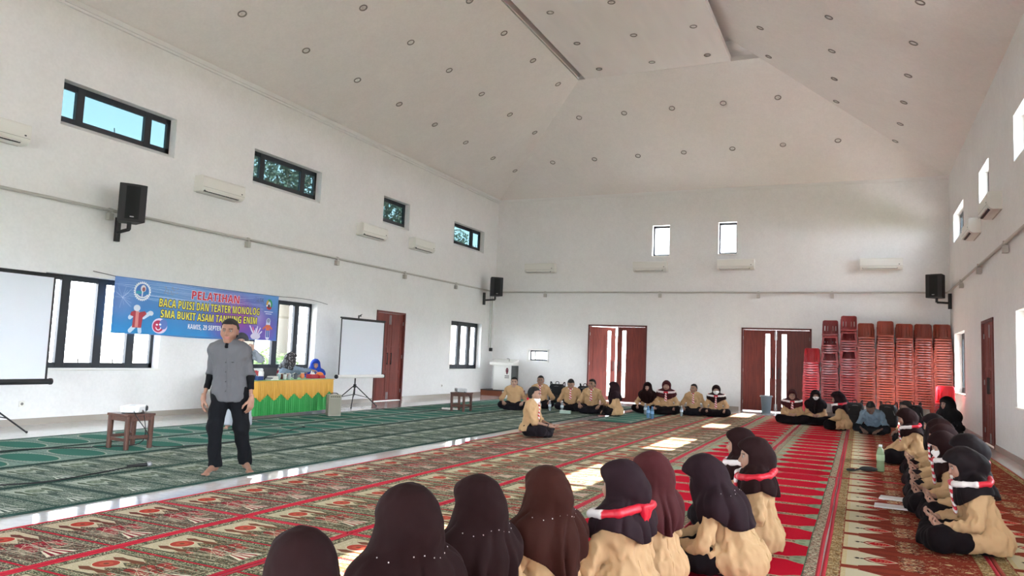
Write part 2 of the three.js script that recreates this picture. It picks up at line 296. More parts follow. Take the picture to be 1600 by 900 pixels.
// canvas of one niche: x across the runner (left edge = 0), y along it
const speckle = (g, x0, y0, x1, y1, n, cols, sz) => { for (let i = 0; i < n; i++) { g.fillStyle = cols[Math.floor(rnd() * cols.length)]; g.fillRect(x0 + rnd() * (x1 - x0), y0 + rnd() * (y1 - y0), sz * rr(0.5, 2.6), sz * rr(0.4, 1.1)); } };
const ell = (g, x, y, a, b, c) => { g.fillStyle = c; g.beginPath(); g.ellipse(x, y, a, b, 0, 0, 7); g.fill(); };
const poly = (g, c, pts) => { g.fillStyle = c; g.beginPath(); pts.forEach(([x, y], i) => (i ? g.lineTo(x, y) : g.moveTo(x, y))); g.closePath(); g.fill(); };
const line = (g, c, w, pts) => { g.strokeStyle = c; g.lineWidth = w; g.beginPath(); pts.forEach(([x, y], i) => (i ? g.lineTo(x, y) : g.moveTo(x, y))); g.stroke(); };
function landscape(p) {   // skyline rug: disc and pale sky at the head, domes and rays towards the foot
  return canvasTex(896, 512, (g, W, H) => {
    g.fillStyle = p.ground; g.fillRect(0, 0, W, H);
    speckle(g, 0, 0, W, H, 5200, p.specks, 5);
    g.fillStyle = p.edge; g.fillRect(0, 0, W, 9); g.fillRect(0, H - 9, W, 9);
    for (const y of [40, H - 40]) { line(g, p.dark, 34, [[60, y], [W - 60, y]]); speckle(g, 60, y - 15, W - 60, y + 15, 620, p.borderSpecks, 5); line(g, p.pale, 4, [[60, y + 22 * (y < 99 ? 1 : -1)], [W - 60, y + 22 * (y < 99 ? 1 : -1)]]); }
    for (const x of [34, W - 34]) { line(g, p.dark, 44, [[x, 14], [x, H - 14]]); speckle(g, x - 20, 14, x + 20, H - 14, 420, p.borderSpecks, 6); }
    poly(g, p.sky, [[76, 80], [330, 92], [400, 130], [300, 200], [400, 256], [300, 312], [400, 380], [330, 420], [76, 432]]);
    speckle(g, 90, 90, 380, 420, 240, p.skySpecks, 6);
    for (const y of [150, 360]) poly(g, p.hill, [[150, y], [210, y - 32], [300, y - 14], [360, y - 30], [430, y], [380, y + 24], [260, y + 14], [200, y + 26]]);
    ell(g, 236, 256, 78, 74, p.pale); ell(g, 236, 256, 72, 68, p.disc); ell(g, 236, 256, 40, 36, p.disc2); ell(g, 236, 256, 16, 14, p.hill);
    // domes, walls and towers
    for (let i = 0; i < 9; i++) { const x = 430 + i * 26, y = 120 + ((i * 83) % 260), w = 30 + ((i * 37) % 50), h = 34 + ((i * 53) % 60); g.fillStyle = i % 3 ? p.wall : p.wall2; g.fillRect(x, y, w, h); ell(g, x, y + h / 2, w * 0.55, h * 0.5, i % 2 ? p.wall : p.wall2); line(g, p.pale, 3, [[x - 22, y], [x + w, y]]); line(g, p.pale, 3, [[x, y + h], [x + w + 30, y + h]]); g.fillStyle = p.pale; g.fillRect(x + w * 0.4, y + h * 0.4, 12, 9); }
    for (let i = 0; i < 26; i++) line(g, i % 2 ? p.dark : p.pale, 3, [[rr(400, 640), rr(100, 410)], [rr(560, 800), rr(100, 410)]]);
    for (let i = -3; i <= 3; i++) poly(g, i % 2 ? p.ray : p.wall, [[664, 256 + i * 10 - 5], [664, 256 + i * 10 + 5], [806, 256 + i * 26 + 13], [806, 256 + i * 26 - 13]]);
    for (let i = 0; i < 40; i++) { const y = rr(90, 422), x = rr(330, 620), k = rr(-16, 16); line(g, [p.pale, p.dark, p.ray][i % 3], rr(2, 4), [[x, y], [x + rr(90, 230), y + k]]); }
  line(g, p.pale, 5, [[664, 90], [664, 422]]); line(g, p.pale, 4, [[816, 86], [816, 426]]);
  });
}
const redRug = landscape({ ground: '#5c4f42', edge: '#c01f35', specks: ['#2f2e28', '#3d3830', '#b3a588', '#8e2a2c', '#d2c4a4', '#7d2426', '#484236'], dark: '#3d4037', borderSpecks: ['#b7ab8d', '#d6caa8', '#5f6350'], pale: '#d9ccae', sky: '#c4b598', skySpecks: ['#b29b70', '#e0d4b4', '#a58e66'], hill: '#6d3a30', disc: '#b53c30', disc2: '#c24e3c', wall: '#8c2430', wall2: '#a83038', ray: '#e6dcc4' });
const oliveRug = landscape({ ground: '#5f5944', edge: '#c01f35', specks: ['#2c2f26', '#3b3b2e', '#b8ab88', '#9a3a30', '#d6caa4', '#494a38', '#84795c'], dark: '#3b4434', borderSpecks: ['#bcb48e', '#dad0aa', '#5d6a4c'], pale: '#e0d6b4', sky: '#c9bd9c', skySpecks: ['#b8a876', '#e4dab6', '#a89a66'], hill: '#7a4a36', disc: '#b8483a', disc2: '#c65c46', wall: '#98322f', wall2: '#b2423a', ray: '#e8e0c6' });
const greenRug = landscape({ ground: '#5d6b60', edge: '#26463c', specks: ['#39473f', '#46564c', '#9aa395', '#7d8a7c', '#b6bdac', '#53635a'], dark: '#35463f', borderSpecks: ['#8d9a8b', '#a9b2a2', '#5c6d62'], pale: '#b4baa8', sky: '#a9b0a0', skySpecks: ['#8b9686', '#bdc4b2', '#7d8a7a'], hill: '#55614f', disc: '#6d7a68', disc2: '#8a957f', wall: '#4a5a50', wall2: '#586a5e', ray: '#cfd3c6' });
const greenOval = canvasTex(896, 512, (g, W, H) => {   // plain green ovals in a pale twining border
  g.fillStyle = '#7f968a'; g.fillRect(0, 0, W, H); speckle(g, 0, 0, W, H, 5200, ['#5f7c70', '#98a89b', '#b3bcae', '#4e6b60', '#a7b1a4'], 5);
  g.fillStyle = '#2c5147'; g.fillRect(0, 0, W, 5); g.fillRect(0, H - 5, W, 5);
  ell(g, W / 2 + 10, H / 2, 366, 214, '#b5bcad'); ell(g, W / 2 + 10, H / 2, 352, 200, '#54705f'); ell(g, W / 2 + 10, H / 2, 340, 190, '#3f7566');
  for (let i = 0; i < 120; i++) { const a = i / 120 * 6.283; ell(g, W / 2 + 10 + 358 * Math.cos(a), H / 2 + 207 * Math.sin(a), 7, 5, i % 2 ? '#d0d4c6' : '#6f8a7d'); }
  for (const x of [26, W - 26]) { line(g, '#3b5c50', 36, [[x, 0], [x, H]]); speckle(g, x - 16, 0, x + 16, H, 300, ['#aab3a4', '#6b877a'], 6); }
});
const redNiche = canvasTex(896, 512, (g, W, H) => {   // bare red niche between patterned strips
  g.fillStyle = '#a99c80'; g.fillRect(0, 0, W, H); speckle(g, 0, 0, W, H, 5600, ['#7d7a60', '#c2b596', '#6a6f58', '#8d4a40', '#d3c8aa', '#94896c'], 5);
  for (const y of [0, H]) { line(g, '#5d3a30', 60, [[150, y], [760, y]]); speckle(g, 150, y - 28, 760, y + 28, 900, ['#d2c5a2', '#a23a36', '#c2b48e', '#8a7a5c'], 6); line(g, '#d8ccaa', 5, [[120, y ? H - 36 : 36], [770, y ? H - 36 : 36]]); }
  for (const y of [0, H]) { g.fillStyle = '#93a184'; g.fillRect(720, y ? H - 96 : 0, 90, 96); line(g, '#4c5a46', 5, [[720, y ? H - 90 : 90], [810, y ? H - 90 : 90]]); ell(g, 765, y ? H - 44 : 44, 24, 22, '#7d8c6e'); }
  for (const y of [0, H]) { g.fillStyle = '#99a389'; g.fillRect(96, y ? H - 130 : 0, 130, 130); speckle(g, 96, y ? H - 130 : 0, 226, y ? H : 130, 160, ['#6c7a60', '#c4c6ac', '#5b684f'], 6); }
  g.fillStyle = '#c3132c'; g.beginPath(); g.moveTo(110, 256); g.lineTo(176, 214); g.lineTo(196, 120); g.lineTo(286, 84); g.lineTo(330, 44); g.lineTo(700, 44); g.bezierCurveTo(740, 70, 770, 110, 818, 118); g.lineTo(818, 394); g.bezierCurveTo(770, 402, 740, 442, 700, 468); g.lineTo(330, 468); g.lineTo(286, 428); g.lineTo(196, 392); g.lineTo(176, 298); g.closePath(); g.fill();
  for (const x of [46, 850]) { line(g, '#4d4a3e', 70, [[x, 0], [x, H]]); speckle(g, x - 34, 0, x + 34, H, 1500, ['#c9bfa2', '#a99f84', '#8a3b38', '#e0d6ba', '#6b6a58'], 6); for (const d of [-36, 36]) line(g, d * (x - 448) < 0 ? '#4f6a52' : '#d8ceb0', 5, [[x + d, 0], [x + d, H]]); }
});
const orangeRug = canvasTex(896, 512, (g, W, H) => {   // cream head, red leaf-shaped medallion, rust flowers
  g.fillStyle = '#873528'; g.fillRect(0, 0, W, H); speckle(g, 0, 0, W, H, 3600, ['#74291f', '#9a4432', '#7f3024', '#8f3d2d'], 5);
  g.fillStyle = '#cdbb90'; g.fillRect(84, 40, 90, H - 80); speckle(g, 84, 40, 174, H - 40, 200, ['#bfae80', '#d8caa0'], 6);
  poly(g, '#cfc4a6', [[110, 56], [180, 62], [330, 150], [230, 196], [196, 256], [230, 316], [330, 362], [180, 450], [110, 456]]);
  poly(g, '#873528', [[196, 40], [400, 150], [400, 40]]); poly(g, '#873528', [[196, 472], [400, 362], [400, 472]]);
  line(g, '#2e241e', 9, [[150, 256], [222, 256]]); ell(g, 168, 256, 13, 20, '#2e241e'); ell(g, 194, 256, 11, 13, '#2e241e');
  poly(g, '#e4d6b8', [[210, 256], [262, 190], [330, 200], [392, 256], [330, 312], [262, 322]]); poly(g, '#b81f26', [[222, 256], [266, 200], [328, 210], [378, 256], [328, 302], [266, 312]]);
  speckle(g, 262, 212, 340, 300, 60, ['#d9573c', '#8e1a20', '#e8b48a'], 6);
  for (const y of [70, 442]) line(g, '#3a2a22', 6, [[250, y], [400, y]]);
  speckle(g, 390, 60, 520, 450, 620, ['#3a2a22', '#d8c8a2', '#7a2a20', '#c09a6c', '#54382a'], 8);
  for (const y of [120, 200, 312, 392]) { ell(g, 450, y, 30, 20, '#cbb48a'); ell(g, 450, y, 18, 11, '#9a3028'); }
  speckle(g, 530, 40, 800, 470, 420, ['#7a2a20', '#c8a878', '#6a3024', '#d4bc90'], 7); for (let i = 0; i < 9; i++) ell(g, 570 + (i % 3) * 90, 110 + Math.floor(i / 3) * 146, 22, 16, i % 2 ? '#c9b184' : '#7c2720');
  g.fillStyle = '#8c3a2b'; g.fillRect(0, 0, W, 26); g.fillRect(0, H - 26, W, 26);
  for (const x of [42, 850]) { line(g, '#8a6a44', 66, [[x, 0], [x, H]]); speckle(g, x - 32, 0, x + 32, H, 420, ['#d8c292', '#5a4630', '#b08c58', '#e2d2a6'], 7); }
});
const pile = (map) => new THREE.MeshPhysicalMaterial({ map, roughness: 1, specularIntensity: 0.12, bumpMap: pileBump, bumpScale: 0.003 });
const pileBump = dataTex(256, 256, (u, v) => { const k = 255 * (0.5 * n128(u, v) + 0.5 * rnd()); return [k, k, k]; }, false);
pileBump.repeat.set(6, 6);
const rugMats = { red: pile(redRug), olive: pile(oliveRug), green: pile(greenRug), oval: pile(greenOval), niche: pile(redNiche), orange: pile(orangeRug) };
const bindMats = { red: mat(0xb3142c, 0.85), green: mat(0x1c3a31, 0.95), rust: mat(0x9c3a2a, 0.9) };
let rugCount = 0;
function rug(kind, bind, x0, x1, z0, z1, label, { bars = null, wave = 0.012, lift = 0.012 } = {}) {
  const g = base('prayer_rug'); tag(g, label, 'rug'); const id = ++rugCount * 3.7, n = 40;
  const L = (z, s) => N3(z * 0.7 + id, s * 4.1, id) * wave * 2;
  const P = [], U = [], I = [], top = lift;
  for (let i = 0; i <= n; i++) for (let j = 0; j <= 4; j++) {
    const t = i / n, z = z0 - 0.012 + (z1 - z0 + 0.024) * t, a = x0 + 0.014 + Math.abs(L(z, 1)), b = x1 - 0.014 - Math.abs(L(z, 2)), x = a + (b - a) * j / 4;
    P.push(x, top + Math.max(0, N3(x * 1.3, z * 1.1, id)) * 0.006, z); U.push(j / 4, t * (z1 - z0) / CELL);
  }
  for (let i = 0; i < n; i++) for (let j = 0; j < 4; j++) { const q = i * 5 + j; if (z1 < z0) I.push(q, q + 1, q + 5, q + 1, q + 6, q + 5); else I.push(q, q + 5, q + 1, q + 1, q + 5, q + 6); }
  const geo = new THREE.BufferGeometry(); geo.setAttribute('position', new THREE.Float32BufferAttribute(P, 3)); geo.setAttribute('uv', new THREE.Float32BufferAttribute(U, 2)); geo.setIndex(I); geo.computeVertexNormals();
  part('woven_field', geo, rugMats[kind], g);
  const at = (i, j) => [P[(i * 5 + j) * 3], P[(i * 5 + j) * 3 + 1], P[(i * 5 + j) * 3 + 2]], side = (j) => [...Array(n / 2 + 1).keys()].map((i) => at(i * 2, j)), end = (i) => [0, 1, 2, 3, 4].map((j) => at(i, j));
  const strip = (pts, w, h, seg) => { const q = tube(pts.map(([x, y, z]) => [x, y * 0.5 + 0.001, z]), 1, seg, 6), p = q.attributes.position, c = new THREE.CatmullRomCurve3(pts.map(([x, y, z]) => V(x, y * 0.5 + 0.001, z))); const pt = V(0, 0, 0); for (let i = 0; i < p.count; i++) { const s = Math.floor(i / 7) / seg; c.getPointAt(Math.min(1, s), pt); p.setXYZ(i, pt.x + (p.getX(i) - pt.x) * w, pt.y + (p.getY(i) - pt.y) * h, pt.z + (p.getZ(i) - pt.z) * w); } q.computeVertexNormals(); return q; };
  part('binding', [strip(side(0), 0.016, 0.011, 60), strip(side(4), 0.016, 0.011, 60), strip(end(0), 0.014, 0.011, 10), strip(end(n), 0.014, 0.011, 10)], bindMats[bind], g);
  if (bars) part('woven_band', bars.map(([a, b]) => bx(a, 0.001, z0, b, top + 0.004, z1)), bindMats.red, g);
  return g;
}
const SEG = [[1.05, -4.735], [-4.74, -10.505], [-10.51, -16.225], [-16.23, -21.95]];
const where = ['nearest the camera', 'second in its row', 'third in its row', 'farthest in its row'];
SEG.forEach(([a, b], i) => {
  rug('oval', 'green', -10.2, -9.125, a, b, 'green oval-patterned prayer runner along the left wall, ' + where[i]);
  rug('oval', 'green', -9.12, -8.035, a, b, 'green oval-patterned prayer runner, second row from the left wall, ' + where[i]);
  rug('green', 'green', -8.03, -6.955, a, b, 'grey-green patterned prayer runner, third row from the left wall, ' + where[i]);
  rug('green', 'green', -6.95, -5.9, a, b, 'grey-green patterned prayer runner bordering the bare floor strip, ' + where[i]);
  if (i < 3) rug('red', 'red', -5.5 - (i === 2 ? 0.1 : 0), -4.485, a, i === 2 ? -15.95 : b, 'red prayer runner with disc pattern beside the bare floor strip, ' + where[i], { wave: 0.022 });
  rug('olive', 'red', -4.48, -3.455, a, b, 'olive and red prayer runner, second red-edged row from the bare strip, ' + where[i], { wave: 0.02 });
  rug('olive', 'red', -3.45, -2.375, a, b, 'olive and red prayer runner crossed by sun patches, ' + where[i], { wave: 0.012 });
  rug('niche', 'red', -2.37, -1.305, a, b, 'bright red niche prayer runner left of its twin row, ' + where[i], { wave: 0.008 });
  rug('niche', 'red', -1.3, -0.245, a, b, 'bright red niche prayer runner beside the cream and rust runner, ' + where[i], { wave: 0.006 });
  rug('orange', 'red', -0.24, 0.875, a, b, 'cream and rust prayer runner beside the right-hand row of pupils, ' + where[i], { wave: 0.004 });
  rug('orange', 'rust', 0.88, 1.98, a, b, 'cream and rust prayer runner along the right wall, ' + where[i], { wave: 0.006 });
});
rug('oval', 'green', -5.55, -4.52, -16.22, -20.6, 'loose green prayer mat laid at the end of the red runner row', { wave: 0.02 });
// ---------- recessed lamps, switched off ----------
{
  const proto = (label, group) => {
    const g = base('downlight'); tag(g, label, 'ceiling light', group);
    part('trim_ring', lathe([[0.062, 0.03], [0.064, -0.004], [0.068, -0.01], [0.08, -0.011], [0.088, -0.006], [0.087, 0.004]], 20), mat(0x827c74, 0.45, { metalness: 0.2 }), g);
    part('reflector', lathe([[0.001, 0.03], [0.045, 0.028], [0.063, 0.0], [0.064, -0.003]], 16), mat(0xa8a39b, 0.4, { metalness: 0.2 }), g);
    part('lamp', new THREE.SphereGeometry(0.03, 10, 8).translate(0, 0.014, 0), mat(0xd8d6cf, 0.3), g);
    return g;
  };
  const put = (label, group, normal, pts) => {
    const g = proto(label, group), q = new THREE.Quaternion().setFromUnitVectors(V(0, -1, 0), normal);
    pts.forEach((p, i) => { const o = i ? copy(g) : g; o.position.set(...p).addScaledVector(normal, 0.006); o.quaternion.copy(q); });
  };
  const zs = [-4.8, -6.57, -8.34, -10.13, -11.93, -13.71, -15.45, -17.2, -18.98, -20.8], nl = V(SL, -1, 0).normalize(), nb = V(0, -1, SL).normalize(), nr = V(-SL, -1, 0).normalize();
  const L = []; for (const x of [-10.5, -9.1, -7.65]) for (const z of zs) { if (x === -9.1 ? z > -20 || z < -20.5 : true) if (!(x === -7.65 && z < -19.6) && (x > -10 ? z > -21 : true)) L.push([x, EAVE + SL * (x - XL), z]); }
  L.push([-10.5, EAVE + SL * (-10.5 - XL), -22.47]);
  put('small round downlight set in the left slope of the ceiling', 'downlights of the left ceiling slope', nl, L);
  const B = [-7.63, -6.24, -4.84, -3.42, -1.99].map((x) => [x, 8.555, -20.72]).concat([-9.11, -7.68, -6.26, -4.84, -3.41, -2.0, -0.55].map((x) => [x, 7.72, -22.39]));
  put('small round downlight set in the back slope of the ceiling', 'downlights of the back ceiling slope', nb, B);
  const R = []; for (const z of [-10.3, -12.1, -13.85, -15.6, -17.35, -19.1, -20.8]) { if (z > -20) R.push([-2.06, EAVE + SL * (XR + 2.06), z]); R.push([-0.55, EAVE + SL * (XR + 0.55), z], [0.93, EAVE + SL * (XR - 0.93), z]); }
  R.push([0.88, EAVE + SL * (XR - 0.88), -22.45]);
  put('small round downlight set in the right slope of the ceiling', 'downlights of the right ceiling slope', nr, R);
  const C = []; for (const z of [-11.7, -13.45, -15.25, -17.05, -18.82]) for (const x of [-6.4, -4.95, -3.52]) C.push([x, HP, z]);
  put('small round downlight set in the flat middle of the ceiling', 'downlights of the flat ceiling panel', V(0, -1, 0), C);
}
// ---------- split air conditioners ----------
{
  const a = base('air_conditioner'); const w = 1.1, h = 0.31, d = 0.23;   // hangs with its back at z = 0, faces +z
  const s = new THREE.Shape(); s.moveTo(0, 0); s.lineTo(0.13, 0); s.quadraticCurveTo(0.2, 0.015, d, 0.09); s.lineTo(d - 0.005, h - 0.04); s.quadraticCurveTo(d - 0.01, h, d - 0.06, h); s.lineTo(0, h); s.closePath();
  const turn = new THREE.Matrix4().makeBasis(V(0, 0, 1), V(0, 1, 0), V(-1, 0, 0));
  part('casing', new THREE.ExtrudeGeometry(s, { depth: w, bevelEnabled: true, bevelSize: 0.006, bevelThickness: 0.006, bevelSegments: 2, curveSegments: 8 }).applyMatrix4(turn).translate(w / 2, 0, 0), M.plastic, a);
  part('air_outlet', bx(-w / 2 + 0.07, 0.006, 0.1, w / 2 - 0.13, 0.075, 0.207).rotateX(0), M.dark, a);
  const lou = []; for (let i = 0; i < 8; i++) lou.push(bx(-w / 2 + 0.16 + i * 0.11, 0.012, 0.195, -w / 2 + 0.166 + i * 0.11, 0.072, 0.212));
  part('vane', lou, M.plastic, a);
  part('louver', new THREE.BoxGeometry(w - 0.22, 0.012, 0.075).rotateX(0.5).translate(-0.03, 0.03, 0.212), M.plastic, a);
  part('front_seam', bx(-w / 2 + 0.01, 0.088, d - 0.012, w / 2 - 0.01, 0.093, d + 0.008), mat(0x9d9a92, 0.6), a);
  part('indicator', bx(w / 2 - 0.1, 0.12, d - 0.01, w / 2 - 0.07, 0.14, d + 0.009), M.dark, a);
  part('mounting_plate', bx(-w / 2 + 0.05, -0.012, -0.0, w / 2 - 0.05, h + 0.006, 0.02), mat(0xb8b4aa, 0.6), a);
  const put = [
    [[XL, 4.3, -6.6], Math.PI / 2, 'white air conditioner cut off by the left edge of the picture'],
    [[XL, 4.33, -11.06], Math.PI / 2, 'white air conditioner below and between the two wide dark upper windows'],
    [[XL, 4.33, -16.3], Math.PI / 2, 'white air conditioner left of the small single upper window'],
    [[XL, 4.34, -18.8], Math.PI / 2, 'white air conditioner between the two farthest upper windows of the left wall'],
    [[-10.05, 4.28, ZB], 0, 'white air conditioner on the back wall near its left corner'],
    [[-6.18, 4.28, ZB], 0, 'white air conditioner under the left one of the back wall windows'],
    [[-3.49, 4.31, ZB], 0, 'white air conditioner under the right one of the back wall windows'],
    [[0.55, 4.27, ZB], 0, 'white air conditioner high above the stacked red chairs'],
    [[XR, 4.3, -18.55], -Math.PI / 2, 'white air conditioner on the right wall, the farther of two'],
    [[XR, 4.3, -15.97], -Math.PI / 2, 'white air conditioner on the right wall, the nearer of two'],
  ];
  put.forEach(([p, r, l], i) => { const o = i ? copy(a) : a; o.position.set(...p); o.rotation.y = r; tag(o, l, 'air conditioner', 'split air conditioners on the walls'); });
}
// ---------- cable conduits and brackets ----------
{
  const Y = 3.6, run = (label, a, b, f, br, drop) => {
    const g = base('cable_conduit'); tag(g, label, 'conduit'); const [x0, z0] = a, [x1, z1] = b;
    part('pipe', rod([x0, Y, z0], [x1, Y, z1], 0.027, 0.027, 10), M.conduit, g);
    for (const [x, z] of br) { const [nx, nz] = f; part('bracket', [bx(x - 0.03, Y - 0.035, z - 0.03, x + 0.03, Y + 0.035, z + 0.03), bx(x - 0.045, Y - 0.17, z - 0.045, x + 0.045, Y - 0.05, z + 0.045).translate(nx * 0.0, 0, nz * 0.0), bx(x + nx * 0.02 - 0.02, Y - 0.15, z + nz * 0.02 - 0.02, x + nx * 0.035 + 0.02, Y - 0.08, z + nz * 0.035 + 0.02)], M.conduit, g); }
    if (drop) drop(g); return g;
  };
  const zz = [-2.95, -5.95, -8.72, -11.96, -14.97, -18.04, -21.04];
  run('thin grey conduit running along the left wall under the air conditioners', [XL + 0.06, ZB + 0.05], [XL + 0.06, ZF], [-1, 0], zz.map((z) => [XL + 0.06, z]), (g) => {
    part('down_pipe', [rod([XL + 0.05, Y, -23.72], [XL + 0.05, 1.62, -23.72], 0.02), rod([XL + 0.05, Y, -23.56], [XL + 0.05, 1.62, -23.56], 0.012)], M.conduit, g); part('junction', rbx(XL + 0.005, 1.5, -23.82, XL + 0.09, 1.62, -23.7, 0.01), M.black, g); });
  run('thin grey conduit running along the back wall from corner to corner', [XL + 0.06, ZB + 0.06], [XR - 0.06, ZB + 0.06], [0, -1], [-9.86, -5.86, -2.82, -0.74].map((x) => [x, ZB + 0.06]));
  run('thin grey conduit running along the right wall towards the corner', [XR - 0.06, ZB + 0.05], [XR - 0.06, ZF], [1, 0], zz.map((z) => [XR - 0.06, z + 0.1]));
}
// ---------- wall loudspeakers ----------
{
  const make = (pos, turn, wallDir, label, tilt = 0.0) => {
    const g = base('loudspeaker', pos, turn); tag(g, label, 'loudspeaker', 'black loudspeakers on wall brackets');
    const s = new THREE.Shape(); s.moveTo(-0.2, 0.16); s.quadraticCurveTo(0, 0.215, 0.2, 0.16); s.lineTo(0.13, -0.17); s.lineTo(-0.13, -0.17); s.closePath();
    part('cabinet', new THREE.ExtrudeGeometry(s, { depth: 0.62, bevelEnabled: true, bevelSize: 0.012, bevelThickness: 0.012, bevelSegments: 2 }).rotateX(Math.PI / 2).scale(1, 1, 1).translate(0, 0.31, 0), M.black, g);
    part('grille', new THREE.CylinderGeometry(0.44, 0.44, 0.56, 14, 1, true, -0.44, 0.88).translate(0, 0, -0.235), mat(0x0f1012, 0.85), g);
    part('badge', bx(-0.03, -0.25, 0.2, 0.03, -0.235, 0.215), mat(0xb8b8b8, 0.35), g);
    const [wx, wz] = wallDir, c = Math.cos(-turn), n = Math.sin(-turn), lx = wx * c + wz * n, lz = -wx * n + wz * c;   // wall direction in the cabinet's frame
    const e = [lx, -0.46, lz];
    part('bracket', [rod([0, -0.32, 0], [0, -0.44, 0], 0.035), rod([0, -0.44, 0], e, 0.03, 0.03), rod([e[0], -0.62, e[2]], [e[0], -0.2, e[2]], 0.05, 0.05, 4)], M.black, g);
    return g;
  };
  make([-11.33, 3.7, -8.78], 1.05, [-0.41, -0.1], 'black loudspeaker on the left wall above the blue banner');
  make([-11.35, 3.7, -23.1], 0.75, [-0.4, 0.03], 'black loudspeaker in the left corner of the back wall');
  make([1.9, 3.72, -23.4], -0.5, [0.31, 0.03], 'black loudspeaker in the right corner above the stacked chairs');
}
// ---------- sockets ----------
for (const [z, y, l] of [[-7.55, 0.33, 'white wall socket low on the left wall by the projection screen'], [-20.53, 0.36, 'white wall socket low on the left wall near the far window']]) {
  const g = base('wall_socket', [XL, y, z], Math.PI / 2); tag(g, l, 'socket');
  part('plate', rbx(-0.045, -0.045, 0, 0.045, 0.045, 0.012, 0.005), M.plastic, g); part('outlet', new THREE.CylinderGeometry(0.022, 0.022, 0.006, 16).rotateX(Math.PI / 2).translate(0, 0, 0.012), mat(0x77746e, 0.6), g);
}
// ---------- plastic chairs ----------
const arcPanel = (r, cx, cz, a0, a1, y0, y1, th, n = 8) => {   // curved upright strip, angles from +z towards +x
  const s = new THREE.Shape(); for (let i = 0; i <= n; i++) { const a = a0 + (a1 - a0) * i / n; s[i ? 'lineTo' : 'moveTo'](cx + r * Math.sin(a), cz + r * Math.cos(a)); }
  for (let i = n; i >= 0; i--) { const a = a0 + (a1 - a0) * i / n; s.lineTo(cx + (r - th) * Math.sin(a), cz + (r - th) * Math.cos(a)); }
  s.closePath(); return new THREE.ExtrudeGeometry(s, { depth: y1 - y0, bevelEnabled: false }).rotateX(Math.PI / 2).translate(0, y1, 0);
};
const plasticRed = new THREE.MeshPhysicalMaterial({ color: 0xb80a1c, roughness: 0.3, clearcoat: 0.2 }), plasticBrick = [0x84301f, 0x8a3624, 0x7c2b1c].map((c) => new THREE.MeshPhysicalMaterial({ color: c, roughness: 0.34, clearcoat: 0.2 })), plasticMaroon = [0x7c1f22, 0x862425].map((c) => new THREE.MeshPhysicalMaterial({ color: c, roughness: 0.36, clearcoat: 0.2 }));
function makeChair(m) {   // faces +z
  const g = base('plastic_chair');
  const lean = (q) => { const p = q.attributes.position; for (let i = 0; i < p.count; i++) { const y = p.getY(i), k = 1 - 0.03 * Math.max(0, (y - 0.43)) / 0.42; p.setZ(i, p.getZ(i) - (y - 0.43) * 0.16); p.setX(i, p.getX(i) * k); } q.computeVertexNormals(); return q; };
  const s = new THREE.Shape(); s.moveTo(-0.19, -0.2); s.lineTo(0.19, -0.2); s.quadraticCurveTo(0.215, 0, 0.21, 0.17); s.quadraticCurveTo(0, 0.235, -0.21, 0.17); s.quadraticCurveTo(-0.215, 0, -0.19, -0.2);
  part('seat', [new THREE.ExtrudeGeometry(s, { depth: 0.012, bevelEnabled: true, bevelSize: 0.006, bevelThickness: 0.006, bevelSegments: 2, curveSegments: 5 }).rotateX(Math.PI / 2).scale(1, 1, -1).translate(0, 0.43, 0)].map((q) => { const ix = q.index ? q.toNonIndexed() : q, p = ix.attributes.position.array; for (let i = 0; i < p.length; i += 9) for (let k = 0; k < 3; k++) { const t = p[i + k]; p[i + k] = p[i + 6 + k]; p[i + 6 + k] = t; } ix.computeVertexNormals(); return ix; }), m, g);
  part('apron', arcPanel(0.5, 0, -0.292, -0.43, 0.43, 0.39, 0.42, 0.008, 8), m, g);
  part('backrest', [arcPanel(0.3, 0, 0.08, Math.PI - 0.79, Math.PI + 0.79, 0.75, 0.812, 0.011, 8), arcPanel(0.3, 0, 0.08, Math.PI - 0.74, Math.PI + 0.74, 0.812, 0.834, 0.011, 8), arcPanel(0.3, 0, 0.08, Math.PI - 0.62, Math.PI + 0.62, 0.834, 0.848, 0.011, 8), arcPanel(0.3, 0, 0.08, Math.PI - 0.78, Math.PI + 0.78, 0.45, 0.5, 0.011, 8), arcPanel(0.3, 0, 0.08, Math.PI - 0.2, Math.PI + 0.2, 0.49, 0.77, 0.01, 3), ...[-1, 1].flatMap((q) => [arcPanel(0.3, 0, 0.08, Math.PI + q * 0.37 - 0.09, Math.PI + q * 0.37 + 0.09, 0.49, 0.77, 0.01, 2), arcPanel(0.3, 0, 0.08, Math.PI + q * 0.69 - 0.1, Math.PI + q * 0.69 + 0.1, 0.49, 0.77, 0.011, 2)])].map(lean), m, g);
  for (const x of [-1, 1]) for (const z of [-1, 1]) {
    const X = 0.185 * x, Z = 0.17 * z, dx = 0.045 * x, dz = 0.03 * z, leg = mergeGeometries([[0.042, 0.007], [0.007, 0.042]].map(([w, d]) => { const q = new THREE.BoxGeometry(w, 0.42, d).translate(-x * (w / 2), 0.21, -z * (d / 2)), p = q.attributes.position; for (let i = 0; i < p.count; i++) { const t = 1 - p.getY(i) / 0.42; p.setX(i, p.getX(i) * (1 - 0.3 * t) + X + dx * t); p.setZ(i, p.getZ(i) * (1 - 0.3 * t) + Z + dz * t); } q.computeVertexNormals(); return q; }));
    part('leg', leg, m, g);
  }
  tag(g, '', 'chair'); return g;
}
